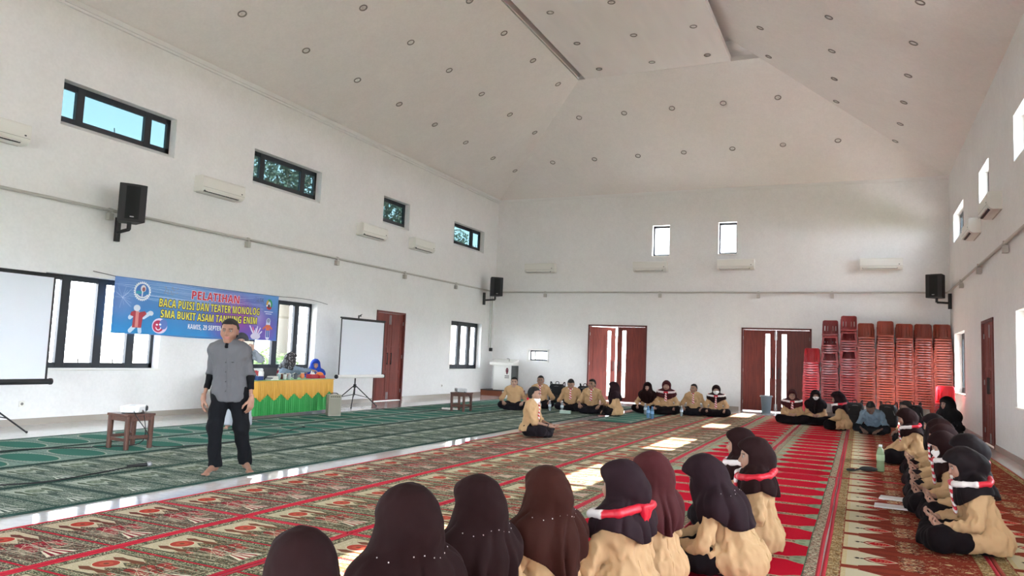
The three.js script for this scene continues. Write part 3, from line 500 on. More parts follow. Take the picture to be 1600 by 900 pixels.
{
  const kinds = [plasticRed, ...plasticBrick, ...plasticMaroon].map((m) => ({ m, g: null }));
  const place = (ki, pos, turn, label, group) => {
    const k = kinds[ki]; let o; if (!k.g) { o = k.g = makeChair(k.m); o.position.set(...pos); o.rotation.y = turn; } else { o = copy(k.g, pos, turn); }
    o.userData = { label, category: 'chair' }; if (group) o.userData.group = group; return o;
  };
  // tall stacks against the back wall, right corner
  const stacks = [
    [-1.27, 17, 0, 'bright red plastic chair in the low stack against the closed door', 'leftmost low stack of bright red chairs'],
    [-0.78, 27, 4, 'dark red plastic chair in the leftmost tall stack', 'first tall stack of chairs'],
    [-0.29, 29, 5, 'dark red plastic chair in the second tall stack from the left', 'second tall stack of chairs'],
    [0.16, 28, 1, 'brick red plastic chair in the third tall stack from the left', 'third tall stack of chairs'],
    [0.64, 29, 2, 'brick red plastic chair in the fourth tall stack from the left', 'fourth tall stack of chairs'],
    [1.11, 28, 1, 'brick red plastic chair in the fifth tall stack from the left', 'fifth tall stack of chairs'],
    [1.57, 28, 3, 'brick red plastic chair in the sixth tall stack from the left', 'sixth tall stack of chairs'],
    [2.03, 28, 2, 'brick red plastic chair in the corner stack beside the right wall', 'corner stack of chairs'],
  ];
  stacks.forEach(([x, n, ki, label, group], s) => {
    let y = 0; for (let i = 0; i < n; i++) {
      const gap = (s === 1 && (i === 18 || i === 22)) || (s === 2 && (i === 19 || i === 24)); if (gap) y += 0.17;
      if ((s === 1 && i > 23) || (s === 2 && i > 25)) break;
      const top = i === n - 1, o = place(ki > 3 ? 4 + (i + s) % 2 : ki, [x + 0.006 * Math.sin(i * 1.7 + s), y, -23.42 + 0.004 * Math.cos(i * 2.1 + s) - (s === 0 ? 0.02 : 0)], 0.02 * Math.sin(i * 2.3 + s * 1.1), top ? label.replace(' in the', ' on top of the') : label, top ? undefined : group);
      y += 0.0685;
    }
  });
  for (let i = 0; i < 4; i++) place(0, [1.86, i * 0.07, -21.05], -0.12, i === 3 ? 'bright red plastic chair on top of the small stack behind the woman in black' : 'bright red plastic chair low in the small stack behind the woman in black', i === 3 ? undefined : 'lower chairs of the small red stack');
  place(0, [-11.42, 0, -11.72], Math.PI / 2, 'empty red plastic chair at the near end of the draped table');
  place(0, [-11.42, 0, -12.24], Math.PI / 2 + 0.05, 'empty red plastic chair beside the woman in the spotted headscarf');
  place(0, [-11.42, 0, -12.85], Math.PI / 2 - 0.3, 'red plastic chair under the woman in the spotted headscarf');
  place(0, [-11.45, 0, -13.95], Math.PI / 2, 'red plastic chair under the woman in the blue headscarf');
}
// ---------- projection screens on tripods ----------
function screen(z0, z1, y0, y1, label, bottomMat, footZ) {
  const g = base('projection_screen', [-11.0, 0, (z0 + z1) / 2], Math.PI / 2); tag(g, label, 'screen');   // local x runs towards -z, local z to the room
  const w = Math.abs(z1 - z0), zc = footZ - (z0 + z1) / 2, px = -zc;
  part('screen_fabric', bx(-w / 2 + 0.035, y0 + 0.03, 0, w / 2 - 0.035, y1 - 0.04, 0.004), mat(0xdfe3ea, 0.7), g);
  part('black_border', [bx(-w / 2, y0 + 0.03, -0.002, -w / 2 + 0.035, y1 - 0.03, 0.005), bx(w / 2 - 0.035, y0 + 0.03, -0.002, w / 2, y1 - 0.03, 0.005), bx(-w / 2, y1 - 0.06, -0.002, w / 2, y1 - 0.03, 0.006)], M.black, g);
  part('top_rail', rod([-w / 2 - 0.02, y1 - 0.02, 0], [w / 2 + 0.02, y1 - 0.02, 0], 0.018), M.black, g);
  part('bottom_case', [rod([-w / 2 - 0.06, y0, 0], [w / 2 + 0.06, y0, 0], 0.042, 0.042, 14)], bottomMat, g);
  for (const s of [-1, 1]) part('end_cap', new THREE.CylinderGeometry(0.048, 0.048, 0.03, 14).rotateZ(Math.PI / 2).translate(s * (w / 2 + 0.06), y0, 0), M.black, g);
  part('pole', [rod([px, 0.28, -0.06], [px, y1 + 0.06, -0.06], 0.016), rod([px, y1 + 0.05, -0.06], [px, y1 + 0.1, 0.03], 0.01), rod([px - 0.05, y1 + 0.06, -0.03], [px + 0.05, y1 + 0.06, -0.03], 0.014)], M.black, g);
  part('collar', new THREE.CylinderGeometry(0.035, 0.035, 0.08, 12).translate(px, 0.5, -0.06), M.black, g);
  for (const a of [0.45, 2.6, 4.6]) {
    const ex = px + 0.62 * Math.cos(a), ez = -0.06 + 0.62 * Math.sin(a), leg = part('leg', rod([px + 0.03 * Math.cos(a), 0.5, -0.06 + 0.03 * Math.sin(a)], [ex, 0.014, ez], 0.012), M.black, g);
    part('brace', rod([px, 0.3, -0.06], [px + 0.36 * Math.cos(a), 0.22, -0.06 + 0.36 * Math.sin(a)], 0.008), M.black, g);
    part('rubber_foot', new THREE.SphereGeometry(0.018, 8, 6).translate(ex, 0.018, ez), M.black, leg);
  }
  return g;
}
screen(-5.58, -7.37, 0.72, 2.33, 'large white projection screen cut off by the left edge of the picture', M.black, -6.45);
screen(-14.3, -16.08, 0.73, 2.13, 'white projection screen on a tripod in front of the closed wooden door', M.white, -15.05);
// ---------- banner ----------
{
  const z0 = -8.94, z1 = -13.03, W = 2048, H = 496, map = canvasTex(W, H, (g) => {
    const gr = g.createLinearGradient(0, 0, 0, H); gr.addColorStop(0, '#6f97d3'); gr.addColorStop(0.5, '#4d78bf'); gr.addColorStop(1, '#1f8fce'); g.fillStyle = gr; g.fillRect(0, 0, W, H);
    const blob = (x, y, r, c, a) => { const q = g.createRadialGradient(x, y, 0, x, y, r); q.addColorStop(0, c); q.addColorStop(1, c.slice(0, 7) + '00'); g.globalAlpha = a; g.fillStyle = q; g.fillRect(x - r, y - r, 2 * r, 2 * r); g.globalAlpha = 1; };
    blob(1350, 300, 360, '#8a2f9c', 0.95); blob(1650, 380, 420, '#6a3aa6', 0.9); blob(1900, 420, 300, '#8a4fb4', 0.8); blob(1500, 260, 220, '#b03a8c', 0.7); blob(120, 230, 190, '#8fa0d8', 0.7); blob(600, 60, 460, '#86aede', 0.5); blob(1750, 250, 160, '#c8c0ec', 0.6); blob(420, 430, 500, '#1a86c8', 0.6); blob(1980, 60, 240, '#4aa0e0', 0.6);
    g.strokeStyle = 'rgba(225,238,255,0.35)'; g.lineWidth = 3; for (let i = 0; i < 34; i++) { g.beginPath(); const y = rr(0, 200); g.moveTo(rr(0, 500), y); g.bezierCurveTo(rr(500, 800), y + rr(-40, 60), rr(900, 1300), y + rr(-20, 80), rr(1300, 1900), y + rr(-30, 60)); g.stroke(); }
    g.lineWidth = 4; for (let i = 0; i < 18; i++) { g.beginPath(); g.moveTo(90, 180); g.lineTo(90 + rr(-80, 110), 180 + rr(-110, 100)); g.stroke(); }
    g.fillStyle = 'rgba(255,255,255,0.35)'; for (let i = 0; i < 130; i++) g.fillRect(rr(1050, 2040), rr(20, 480), rr(2, 6), rr(2, 6));
    // emblems
    g.strokeStyle = '#e9f0f8'; g.lineWidth = 14; g.beginPath(); g.arc(285, 105, 76, 0, 7); g.stroke(); ell(g, 285, 105, 66, 66, '#3e74c0'); g.strokeStyle = '#ffffff'; g.lineWidth = 12; g.setLineDash([10, 10]); g.beginPath(); g.arc(285, 105, 84, 0, 7); g.stroke(); g.setLineDash([]);
    ell(g, 292, 80, 28, 34, '#e8e2e0'); ell(g, 296, 86, 16, 20, '#9a5a60'); ell(g, 250, 118, 32, 14, '#2aa0b4'); ell(g, 322, 118, 32, 14, '#2a78b4'); g.fillStyle = '#e9f0f8'; g.fillRect(279, 105, 12, 50); g.strokeStyle = '#f2f6fa'; g.lineWidth = 12; g.beginPath(); g.arc(285, 92, 70, 0.6, 2.5); g.stroke();
    g.strokeStyle = '#8a96b4'; g.lineWidth = 8; for (let i = 0; i < 16; i++) { g.beginPath(); const x = 520 + (i % 8) * 20, y = 56 + Math.floor(i / 8) * 40; g.moveTo(x, y + rr(-14, 14)); g.lineTo(x + rr(-22, 22), y + rr(-30, 30)); g.stroke(); }
    g.strokeStyle = '#5a6a9a'; for (let i = 0; i < 9; i++) { g.beginPath(); const x = 1700 + i * 13, y = 66; g.moveTo(x, y + rr(-30, 30)); g.lineTo(x + rr(-28, 28), y + rr(-40, 40)); g.stroke(); }
    ell(g, 1905, 100, 46, 58, '#e9eef0'); g.lineWidth = 24; for (const [c, a, b] of [['#2f9e6a', 4.2, 6.9], ['#d8a22a', 3.0, 4.2], ['#c8322e', 0.6, 2.6]]) { g.strokeStyle = c; g.beginPath(); g.ellipse(1905, 100, 34, 46, 0, a, b); g.stroke(); } ell(g, 1900, 118, 18, 20, '#3e3a44');
    g.fillStyle = '#d8def0'; for (let i = 0; i < 2; i++) g.fillRect(1836 + i * 20, 178 + i * 22, 130 - i * 40, 9);
    // lettering
    const T2 = (t, x, y, size, fill, edge, w, wide) => { g.font = 'bold ' + size + 'px sans-serif'; g.textAlign = 'center'; g.textBaseline = 'middle'; const k = wide / g.measureText(t).width; g.save(); g.translate(x, y); g.scale(k, 1); g.lineJoin = 'round'; g.strokeStyle = edge; g.lineWidth = w; g.strokeText(t, 0, 0); g.fillStyle = fill; g.fillText(t, 0, 0); g.restore(); };
    T2('PELATIHAN', 1152, 82, 112, '#d3203c', '#f2d8e0', 9, 640);
    T2('BACA PUISI DAN TEATER MONOLOG', 1122, 190, 104, '#f0e54a', '#3a3550', 14, 1300);
    T2('SMA BUKIT ASAM TANJUNG ENIM', 1120, 292, 100, '#f0e54a', '#3a3550', 14, 1240);
    T2('KAMIS, 29 SEPTEMBER 2022', 1150, 388, 66, '#f2f6fb', '#2a4a8a', 6, 660);
    // figures: dancing shirt, red mask, crowd of hands, standing boy
    g.lineJoin = g.lineCap = 'round'; g.strokeStyle = '#cfe4f6'; g.lineWidth = 40; g.beginPath(); g.moveTo(180, 350); g.lineTo(240, 300); g.lineTo(320, 340); g.lineTo(390, 296); g.moveTo(240, 420); g.lineTo(190, 470); g.moveTo(280, 420); g.lineTo(290, 476); g.stroke();
    poly(g, '#b03442', [[190, 300], [230, 285], [270, 300], [330, 285], [350, 310], [310, 345], [302, 440], [210, 440], [214, 340], [180, 330]]); poly(g, '#d98a86', [[236, 290], [268, 292], [268, 436], [236, 436]]); ell(g, 246, 262, 34, 30, '#dfe8f2'); ell(g, 398, 300, 26, 22, '#dfe8f2');
    ell(g, 500, 410, 84, 72, '#e6d4ea'); ell(g, 486, 414, 60, 56, '#c02a56'); ell(g, 540, 392, 44, 48, '#5a7ac2'); ell(g, 470, 400, 13, 9, '#f4eef0'); ell(g, 506, 396, 13, 9, '#f4eef0'); g.strokeStyle = '#f4eef0'; g.lineWidth = 10; g.beginPath(); g.arc(488, 420, 28, 0.2, 2.9); g.stroke();
    for (let i = 0; i < 9; i++) { const x = 1640 + i * 22; g.strokeStyle = i % 4 === 2 ? '#d86a8c' : '#e2dcf0'; g.lineWidth = 16; g.beginPath(); g.moveTo(1730, 480); g.lineTo(x, 350 + ((i * 37) % 60)); g.stroke(); } ell(g, 1728, 460, 70, 36, '#ddd8ea');
    g.strokeStyle = '#e9eef6'; g.lineWidth = 62; g.beginPath(); g.moveTo(1908, 310); g.lineTo(1908, 460); g.stroke(); ell(g, 1908, 286, 32, 36, '#c8d4e8'); ell(g, 1908, 280, 24, 24, '#8a93a8'); g.fillStyle = '#dc6a3e'; g.fillRect(1878, 326, 62, 62); g.strokeStyle = '#dc6a3e'; g.lineWidth = 20; g.beginPath(); g.moveTo(1880, 342); g.lineTo(1838, 370); g.moveTo(1936, 342); g.lineTo(1966, 366); g.stroke(); g.fillStyle = '#3058a8'; g.fillRect(1884, 386, 22, 78); g.fillRect(1912, 386, 22, 78);
  });
  const g = base('banner', [XL + 0.025, 0, 0]); tag(g, 'blue printed vinyl banner with red and yellow lettering behind the standing man', 'banner');
  const nx = 80, ny = 16, P = [], U = [], I = [];
  for (let j = 0; j <= ny; j++) for (let i = 0; i <= nx; i++) { const u = i / nx, v = j / ny; P.push(0.012 + 0.008 * N3(u * 9, v * 3, 2) + 0.006 * N3(u * 30, v * 1.5, 7), 2.48 - 0.012 * Math.sin(u * Math.PI) - v * (0.985 - 0.012 * Math.sin(u * 9.4)), z0 + (z1 - z0) * u); U.push(u, 1 - v); }
  for (let j = 0; j < ny; j++) for (let i = 0; i < nx; i++) { const q = j * (nx + 1) + i; I.push(q, q + nx + 1, q + 1, q + 1, q + nx + 1, q + nx + 2); }
  const geo = new THREE.BufferGeometry(); geo.setAttribute('position', new THREE.Float32BufferAttribute(P, 3)); geo.setAttribute('uv', new THREE.Float32BufferAttribute(U, 2)); geo.setIndex(I); geo.computeVertexNormals();
  part('printed_sheet', geo, new THREE.MeshStandardMaterial({ map, roughness: 0.42, side: THREE.DoubleSide }), g);
  part('hem', [rod([0.014, 2.48, z0], [0.014, 2.48, z1], 0.008), rod([0.016, 1.5, z0], [0.016, 1.5, z1], 0.007)], mat(0x5a86c4, 0.5), g);
  part('cord', [tube([[0.02, 2.48, z0], [0.015, 2.5, z0 + 0.2], [0.012, 2.52, z0 + 0.42]], 0.006, 10), tube([[0.02, 2.48, z1], [0.02, 2.5, z1 - 0.5], [0.015, 2.49, z1 - 1.2], [0.012, 2.44, z1 - 1.7]], 0.005, 16)], M.dark, g);
}
// ---------- draped table ----------
const TB = { x: -10.653, z: -12.04, turn: 1.6675, L: 1.296, D: 0.33, H: 0.715 };
const onTable = (lx, lz, y = TB.H + 0.008) => [TB.x + lx * Math.cos(TB.turn) + lz * Math.sin(TB.turn), y, TB.z - lx * Math.sin(TB.turn) + lz * Math.cos(TB.turn)];
{
  const g = base('folding_table', [TB.x, 0, TB.z], TB.turn); tag(g, 'long folding table hidden under green and yellow draping', 'table');
  part('tabletop', rbx(-TB.L + 0.02, TB.H - 0.03, -TB.D + 0.02, TB.L - 0.02, TB.H - 0.004, TB.D - 0.02, 0.008), mat(0x8a7a62, 0.6), g);
  for (const x of [-1, 1]) for (const z of [-1, 1]) part('leg', rod([x * (TB.L - 0.06), 0, z * (TB.D - 0.05)], [x * (TB.L - 0.06), TB.H - 0.03, z * (TB.D - 0.05)], 0.016), M.white, g);
  const c = base('tablecloth', [TB.x, 0, TB.z], TB.turn); tag(c, 'pale green cloth covering the top of the long table', 'tablecloth');
  part('cloth', rbx(-TB.L - 0.004, TB.H - 0.003, -TB.D - 0.004, TB.L + 0.004, TB.H + 0.006, TB.D + 0.004, 0.003), mat(0x8fc48a, 0.85), c);
  const drape = (name, label, color, off, yTop, yBot, pitch, amp) => {   // pleated sheet round front and both ends
    const n = 640, m = 8, P = [], I = [], len = [TB.D * 2, TB.L * 2, TB.D * 2], tot = len[0] + len[1] + len[2];
    for (let i = 0; i <= n; i++) {
      let s = i / n * tot, x, z, nx = 0, nz = 0, arc = s;
      if (s < len[0]) { x = -TB.L; z = -TB.D + s; nx = -1; } else if (s < len[0] + len[1]) { x = -TB.L + s - len[0]; z = TB.D; nz = 1; } else { x = TB.L; z = TB.D - (s - len[0] - len[1]); nx = 1; }
      const ph = arc / pitch * 6.283 + 1.2 * N3(arc * 3, 1, 4), lo = typeof yBot === 'function' ? yBot(arc - len[0]) : yBot;
      for (let j = 0; j <= m; j++) { const t = j / m, a = amp * (0.35 + 0.9 * t) * (Math.sin(ph + 0.5 * N3(arc * 2, t * 2, 9)) + 0.35 * Math.sin(2.3 * ph)), q = off + 0.012 + a + 0.012 * t; P.push(x + nx * q, yTop + (lo - yTop) * t, z + nz * q); }
    }
    for (let i = 0; i < n; i++) for (let j = 0; j < m; j++) { const q = i * (m + 1) + j; I.push(q, q + 1, q + m + 1, q + 1, q + m + 2, q + m + 1); }
    const geo = new THREE.BufferGeometry(); geo.setAttribute('position', new THREE.Float32BufferAttribute(P, 3)); geo.setIndex(I); geo.computeVertexNormals();
    const d = base(name, [TB.x, 0, TB.z], TB.turn); tag(d, label, 'table skirt'); part('pleated_cloth', geo, new THREE.MeshPhysicalMaterial({ color, roughness: 0.5, side: THREE.DoubleSide, sheen: 0.5, sheenRoughness: 0.4, sheenColor: new THREE.Color(color) }), d);
    part('heading_tape', [rod([-TB.L - off, yTop, TB.D + off + 0.01], [TB.L + off, yTop, TB.D + off + 0.01], 0.007)], mat(color, 0.7), d);
  };
  drape('table_skirt', 'green satin pleated skirt hanging round the long table', 0x2fa04a, 0.012, TB.H - 0.02, 0.07, 0.066, 0.019);
  drape('table_valance', 'yellow satin pleated valance with zigzag hem over the green skirt', 0xd9a53a, 0.04, TB.H - 0.004, (s) => 0.335 + 0.13 * Math.abs(((s / 0.42 + 0.2) % 1 + 1) % 1 * 2 - 1), 0.056, 0.014);
}
// things on the table
{
  const put = (name, lx, lz, label, cat, fn, turn = 0, group) => { const g = base(name, onTable(lx, lz), TB.turn + turn); tag(g, label, cat, group); fn(g); return g; };
  put('laptop_bag', -1.08, -0.1, 'grey flat case lying at the near end of the table', 'case', (g) => { part('case_body', rbx(-0.19, 0, -0.13, 0.19, 0.1, 0.13, 0.02), mat(0x8d949c, 0.6), g); part('handle', tube([[-0.06, 0.06, 0.13], [-0.04, 0.07, 0.16], [0.04, 0.07, 0.16], [0.06, 0.06, 0.13]], 0.008, 14), M.dark, g); });
  put('small_box', -0.98, 0.19, 'small dark blue box at the front edge of the table', 'box', (g) => { part('box_body', rbx(-0.075, 0, -0.05, 0.075, 0.075, 0.05, 0.006), mat(0x24437e, 0.5), g); part('lid_edge', rbx(-0.078, 0.055, -0.053, 0.078, 0.066, 0.053, 0.003), mat(0x1c3466, 0.5), g); });
  put('thermos', -0.83, 0.12, 'white upright flask next to the small blue box', 'flask', (g) => { part('flask_body', lathe([[0, 0], [0.05, 0], [0.052, 0.14], [0.04, 0.17], [0, 0.17]]), M.white, g); part('cap', lathe([[0, 0.168], [0.034, 0.168], [0.034, 0.205], [0.028, 0.212], [0, 0.212]]), M.plastic, g); });
  put('laptop', -0.6, 0.02, 'dark laptop lying open beside the white flask', 'laptop', (g) => { part('keyboard_half', rbx(-0.17, 0, -0.12, 0.17, 0.018, 0.12, 0.006), M.black, g); part('lid', rbx(-0.17, 0, -0.006, 0.17, 0.22, 0.006, 0.005).rotateX(-0.25).translate(0, 0.018, -0.12), mat(0x3a3c40, 0.5), g); }, Math.PI - 0.3);
  for (let i = 0; i < 3; i++) put('book', -0.62 + 0.01 * i, 0.22, ['lower white book of the pile in front of the laptop', 'grey book in the middle of the pile before the laptop', 'topmost white book of the pile before the laptop'][i], 'book', (g) => { part('cover', [bx(-0.12, 0, -0.07, 0.12, 0.003, 0.07), bx(-0.12, 0.021, -0.07, 0.12, 0.024, 0.07), bx(-0.12, 0, -0.07, -0.117, 0.024, 0.07)], mat([0xd8d6d0, 0x77787c, 0xe2e0da][i], 0.5), g); part('pages', bx(-0.116, 0.003, -0.067, 0.117, 0.021, 0.067), mat(0xece8dc, 0.9), g); g.position.y += i * 0.0245; }, 0.15 * i);
  const cup = (g, c, lid) => { part('cup_body', lathe([[0, 0], [0.032, 0], [0.042, 0.105], [0.044, 0.11], [0.04, 0.108], [0.03, 0.006], [0, 0.006]]), mat(c, 0.3), g); part('handle', tube([[0.038, 0.085, 0], [0.07, 0.08, 0], [0.068, 0.04, 0], [0.036, 0.03, 0]], 0.006, 16), mat(c, 0.3), g); part('cup_lid', lathe([[0, 0.125], [0.012, 0.125], [0.014, 0.114], [0.046, 0.111], [0.046, 0.106], [0, 0.106]]), lid, g); };
  [[-0.28, 0.12, 0x9fb0b4], [-0.19, 0.2, 0xd6dad8], [0.02, 0.15, 0xd2d6d6], [0.2, 0.18, 0x5a6068], [0.3, 0.08, 0xd4d4d0]].forEach(([x, z, c], i) => put('lidded_cup', x, z, ['pale blue lidded cup right of the book pile', 'white lidded cup beside the pale blue one', 'white lidded cup right of the brown bowl', 'dark grey lidded cup among the white cups', 'white lidded cup nearest the reaching arm'][i], 'cup', (g) => cup(g, c, i % 2 ? M.dark : M.white), i * 0.9, 'lidded cups on the table'));
  put('bowl', -0.08, 0.08, 'round brown bowl with a pale rim among the cups', 'bowl', (g) => { part('bowl_body', lathe([[0, 0], [0.05, 0], [0.085, 0.05], [0.1, 0.11], [0.094, 0.11], [0.078, 0.052], [0, 0.012]]), mat(0x7a2e22, 0.4), g); part('rim', new THREE.TorusGeometry(0.098, 0.006, 6, 24).rotateX(Math.PI / 2).translate(0, 0.11, 0), mat(0xd8cfc0, 0.4), g); });
  put('snack_packet', 0.46, 0.16, 'orange and white snack packet in front of the reaching hand', 'packet', (g) => { part('packet_body', new THREE.SphereGeometry(0.07, 16, 10).scale(1, 0.85, 0.55).translate(0, 0.06, 0), mat(0xd9804a, 0.4), g); part('seal', [bx(-0.06, 0.115, -0.004, 0.06, 0.13, 0.004)], M.white, g); });
  put('tissue_box', 0.88, 0.12, 'red tissue box with a white tissue at the far end of the table', 'box', (g) => { part('box_body', rbx(-0.13, 0, -0.07, 0.13, 0.09, 0.07, 0.006), mat(0xb5182a, 0.45), g); part('tissue', [new THREE.ConeGeometry(0.04, 0.09, 7, 1).translate(-0.03, 0.13, 0), new THREE.ConeGeometry(0.03, 0.07, 6, 1).rotateZ(0.5).translate(0.02, 0.12, 0.01)], mat(0xf0f0ec, 0.9), g); });
  put('food_bag', 1.12, 0.14, 'orange and red food bag next to the tissue box', 'bag', (g) => { part('bag_body', rbx(-0.1, 0, -0.08, 0.1, 0.07, 0.08, 0.01), mat(0xb5182a, 0.4), g); part('bag_top', new THREE.SphereGeometry(0.1, 16, 8, 0, 6.3, 0, 1.57).scale(1, 0.7, 0.8).translate(0, 0.07, 0), mat(0xe0792a, 0.4), g); });
}
// ---------- stools, projectors, small floor things ----------
const stoolWood = new THREE.MeshStandardMaterial({ map: woodMap([72, 42, 32], [104, 64, 48]), roughness: 0.5 });
{
  const st = base('wooden_stool', [-8.45, 0.018, -6.82], -0.04); tag(st, 'square brown wooden stool carrying the nearer white projector', 'stool');
  part('seat', rbx(-0.2, 0.41, -0.2, 0.2, 0.44, 0.2, 0.006), stoolWood, st);
  for (const x of [-1, 1]) for (const z of [-1, 1]) part('leg', new THREE.CylinderGeometry(0.035, 0.031, 0.41, 4, 1).rotateY(Math.PI / 4).scale(1, 1, 1).translate(x * 0.165, 0.205, z * 0.165), stoolWood, st);
  for (const s of [-1, 1]) { part('apron', rbx(-0.15, 0.35, s * 0.165 - 0.012, 0.15, 0.41, s * 0.165 + 0.012, 0.004), stoolWood, st); part('apron', rbx(s * 0.165 - 0.012, 0.35, -0.15, s * 0.165 + 0.012, 0.41, 0.15, 0.004), stoolWood, st); part('stretcher', rbx(-0.15, 0.1, s * 0.165 - 0.011, 0.15, 0.14, s * 0.165 + 0.011, 0.004), stoolWood, st); part('stretcher', rbx(s * 0.165 - 0.011, 0.13, -0.15, s * 0.165 + 0.011, 0.17, 0.15, 0.004), stoolWood, st); }
  copy(st, [-8.63, 0.018, -15.98], -0.05, 'square brown wooden stool carrying the farther projector');
  const proj = (pos, turn, label, c) => {
    const g = base('projector', pos, turn); tag(g, label, 'projector');
    part('housing', rbx(-0.16, 0.012, -0.12, 0.16, 0.095, 0.12, 0.018, 3), mat(c, 0.4), g); part('lens', [rod([0.09, 0.055, 0.115], [0.09, 0.055, 0.135], 0.034, 0.03, 16)], M.black, g);
    part('lens_hood', new THREE.TorusGeometry(0.036, 0.006, 8, 20).translate(0.09, 0.055, 0.122), mat(0x888a8c, 0.4), g);
    part('vent', [0, 1, 2, 3, 4, 5].map((i) => bx(-0.161, 0.035 + i * 0.008, -0.08, -0.158, 0.038 + i * 0.008, 0.08)), mat(0x8e9092, 0.6), g);
    part('port_panel', [bx(-0.1, 0.035, -0.1215, -0.06, 0.06, -0.118), bx(-0.04, 0.04, -0.1215, 0.0, 0.055, -0.118), bx(0.02, 0.035, -0.1215, 0.07, 0.065, -0.118)], M.black, g);
    part('foot', [bx(-0.13, 0, -0.1, -0.1, 0.014, -0.07), bx(0.1, 0, -0.1, 0.13, 0.014, -0.07), bx(-0.015, 0, 0.07, 0.015, 0.014, 0.1)], M.black, g);
    part('control_pad', rbx(-0.06, 0.094, -0.05, 0.06, 0.098, 0.03, 0.003), mat(0xb8babc, 0.5), g); return g;
  };
  proj([-8.43, 0.459, -6.83], 3.7 - Math.PI * 0.5, 'white projector with cables on the nearer stool', 0xe6e6e4);
  proj([-8.66, 0.459, -15.98], 2.3, 'pale grey projector on the farther stool', 0xbfc1c2);
  const cable = (pts, label, r = 0.006) => { const g = base('cable'); tag(g, label, 'cable'); const n = pts.length; part('cord', tube(pts, r, 60), M.black, g); part('plug', rod(pts[n - 1], [pts[n - 1][0] + 0.03, pts[n - 1][1] + 0.002, pts[n - 1][2] - 0.03], r * 1.9), M.black, g); };
  cable([[-8.32, 0.5, -6.74], [-8.22, 0.44, -6.7], [-8.22, 0.2, -6.9], [-8.35, 0.035, -7.05], [-8.0, 0.028, -7.5], [-7.95, 0.028, -8.4], [-8.6, 0.03, -10.3]], 'black projector cable hanging from the nearer stool and crossing the green rugs');
  cable([[-8.3, 0.5, -6.86], [-8.24, 0.42, -6.84], [-8.32, 0.1, -6.9], [-8.7, 0.03, -6.6], [-9.1, 0.028, -5.9], [-9.05, 0.028, -4.4]], 'black cable running left from the nearer stool over the oval rug');
  cable([[-8.55, 0.5, -15.9], [-8.4, 0.4, -15.9], [-8.45, 0.05, -16.1], [-9.0, 0.03, -15.6], [-9.6, 0.03, -15.2], [-10.1, 0.03, -14.6]], 'black cable running from the farther stool towards the table');
  cable([[-7.02, 0.045, -5.72], [-7.0, 0.03, -5.3], [-6.93, 0.03, -4.7], [-7.12, 0.03, -4.2], [-7.0, 0.03, -3.6]], 'black microphone cable lying along a rug seam', 0.007);
  const mic = base('microphone', [-7.06, 0.042, -5.83], -0.35); tag(mic, 'black handheld microphone lying on the grey-green rug', 'microphone');
  part('handle', rod([0, 0, 0.11], [0, 0.004, -0.09], 0.014, 0.02, 14), M.black, mic); part('grille', new THREE.SphereGeometry(0.028, 16, 12).scale(1, 1, 1.15).translate(0, 0.006, -0.115), mat(0x9a9c9e, 0.4, { metalness: 0.6 }), mic); part('ring', new THREE.TorusGeometry(0.026, 0.004, 6, 18).translate(0, 0.005, -0.098), M.steel, mic);
  const ps = base('power_strip', [-9.0, 0.02, -16.1], 0.3); tag(ps, 'white power strip on the rug by the farther stool', 'power strip'); part('strip_body', rbx(-0.2, 0, -0.035, 0.2, 0.04, 0.035, 0.008), M.plastic, ps); part('outlet', [-0.13, -0.04, 0.05, 0.14].map((x) => new THREE.CylinderGeometry(0.018, 0.018, 0.004, 12).translate(x, 0.041, 0)), M.dark, ps);
  const am = base('amplifier_box', [-9.72, 0.018, -12.55], 0.9); tag(am, 'beige box loudspeaker standing on the floor at the far end of the table', 'loudspeaker');
  part('cabinet', rbx(-0.13, 0, -0.12, 0.13, 0.43, 0.12, 0.015), mat(0x9c988a, 0.6), am); part('front_cloth', rbx(-0.11, 0.03, 0.11, 0.11, 0.36, 0.126, 0.006), mat(0x8e8a7c, 0.9), am); part('control_panel', rbx(-0.11, 0.37, 0.11, 0.11, 0.415, 0.128, 0.004), mat(0x8e8874, 0.5), am); part('knob', [-0.08, -0.04, 0, 0.04, 0.08].map((x) => rod([x, 0.392, 0.125], [x, 0.392, 0.14], 0.01)), M.dark, am); part('handle', tube([[-0.08, 0.43, 0], [-0.06, 0.45, 0], [0.06, 0.45, 0], [0.08, 0.43, 0]], 0.01, 14), M.dark, am);
}
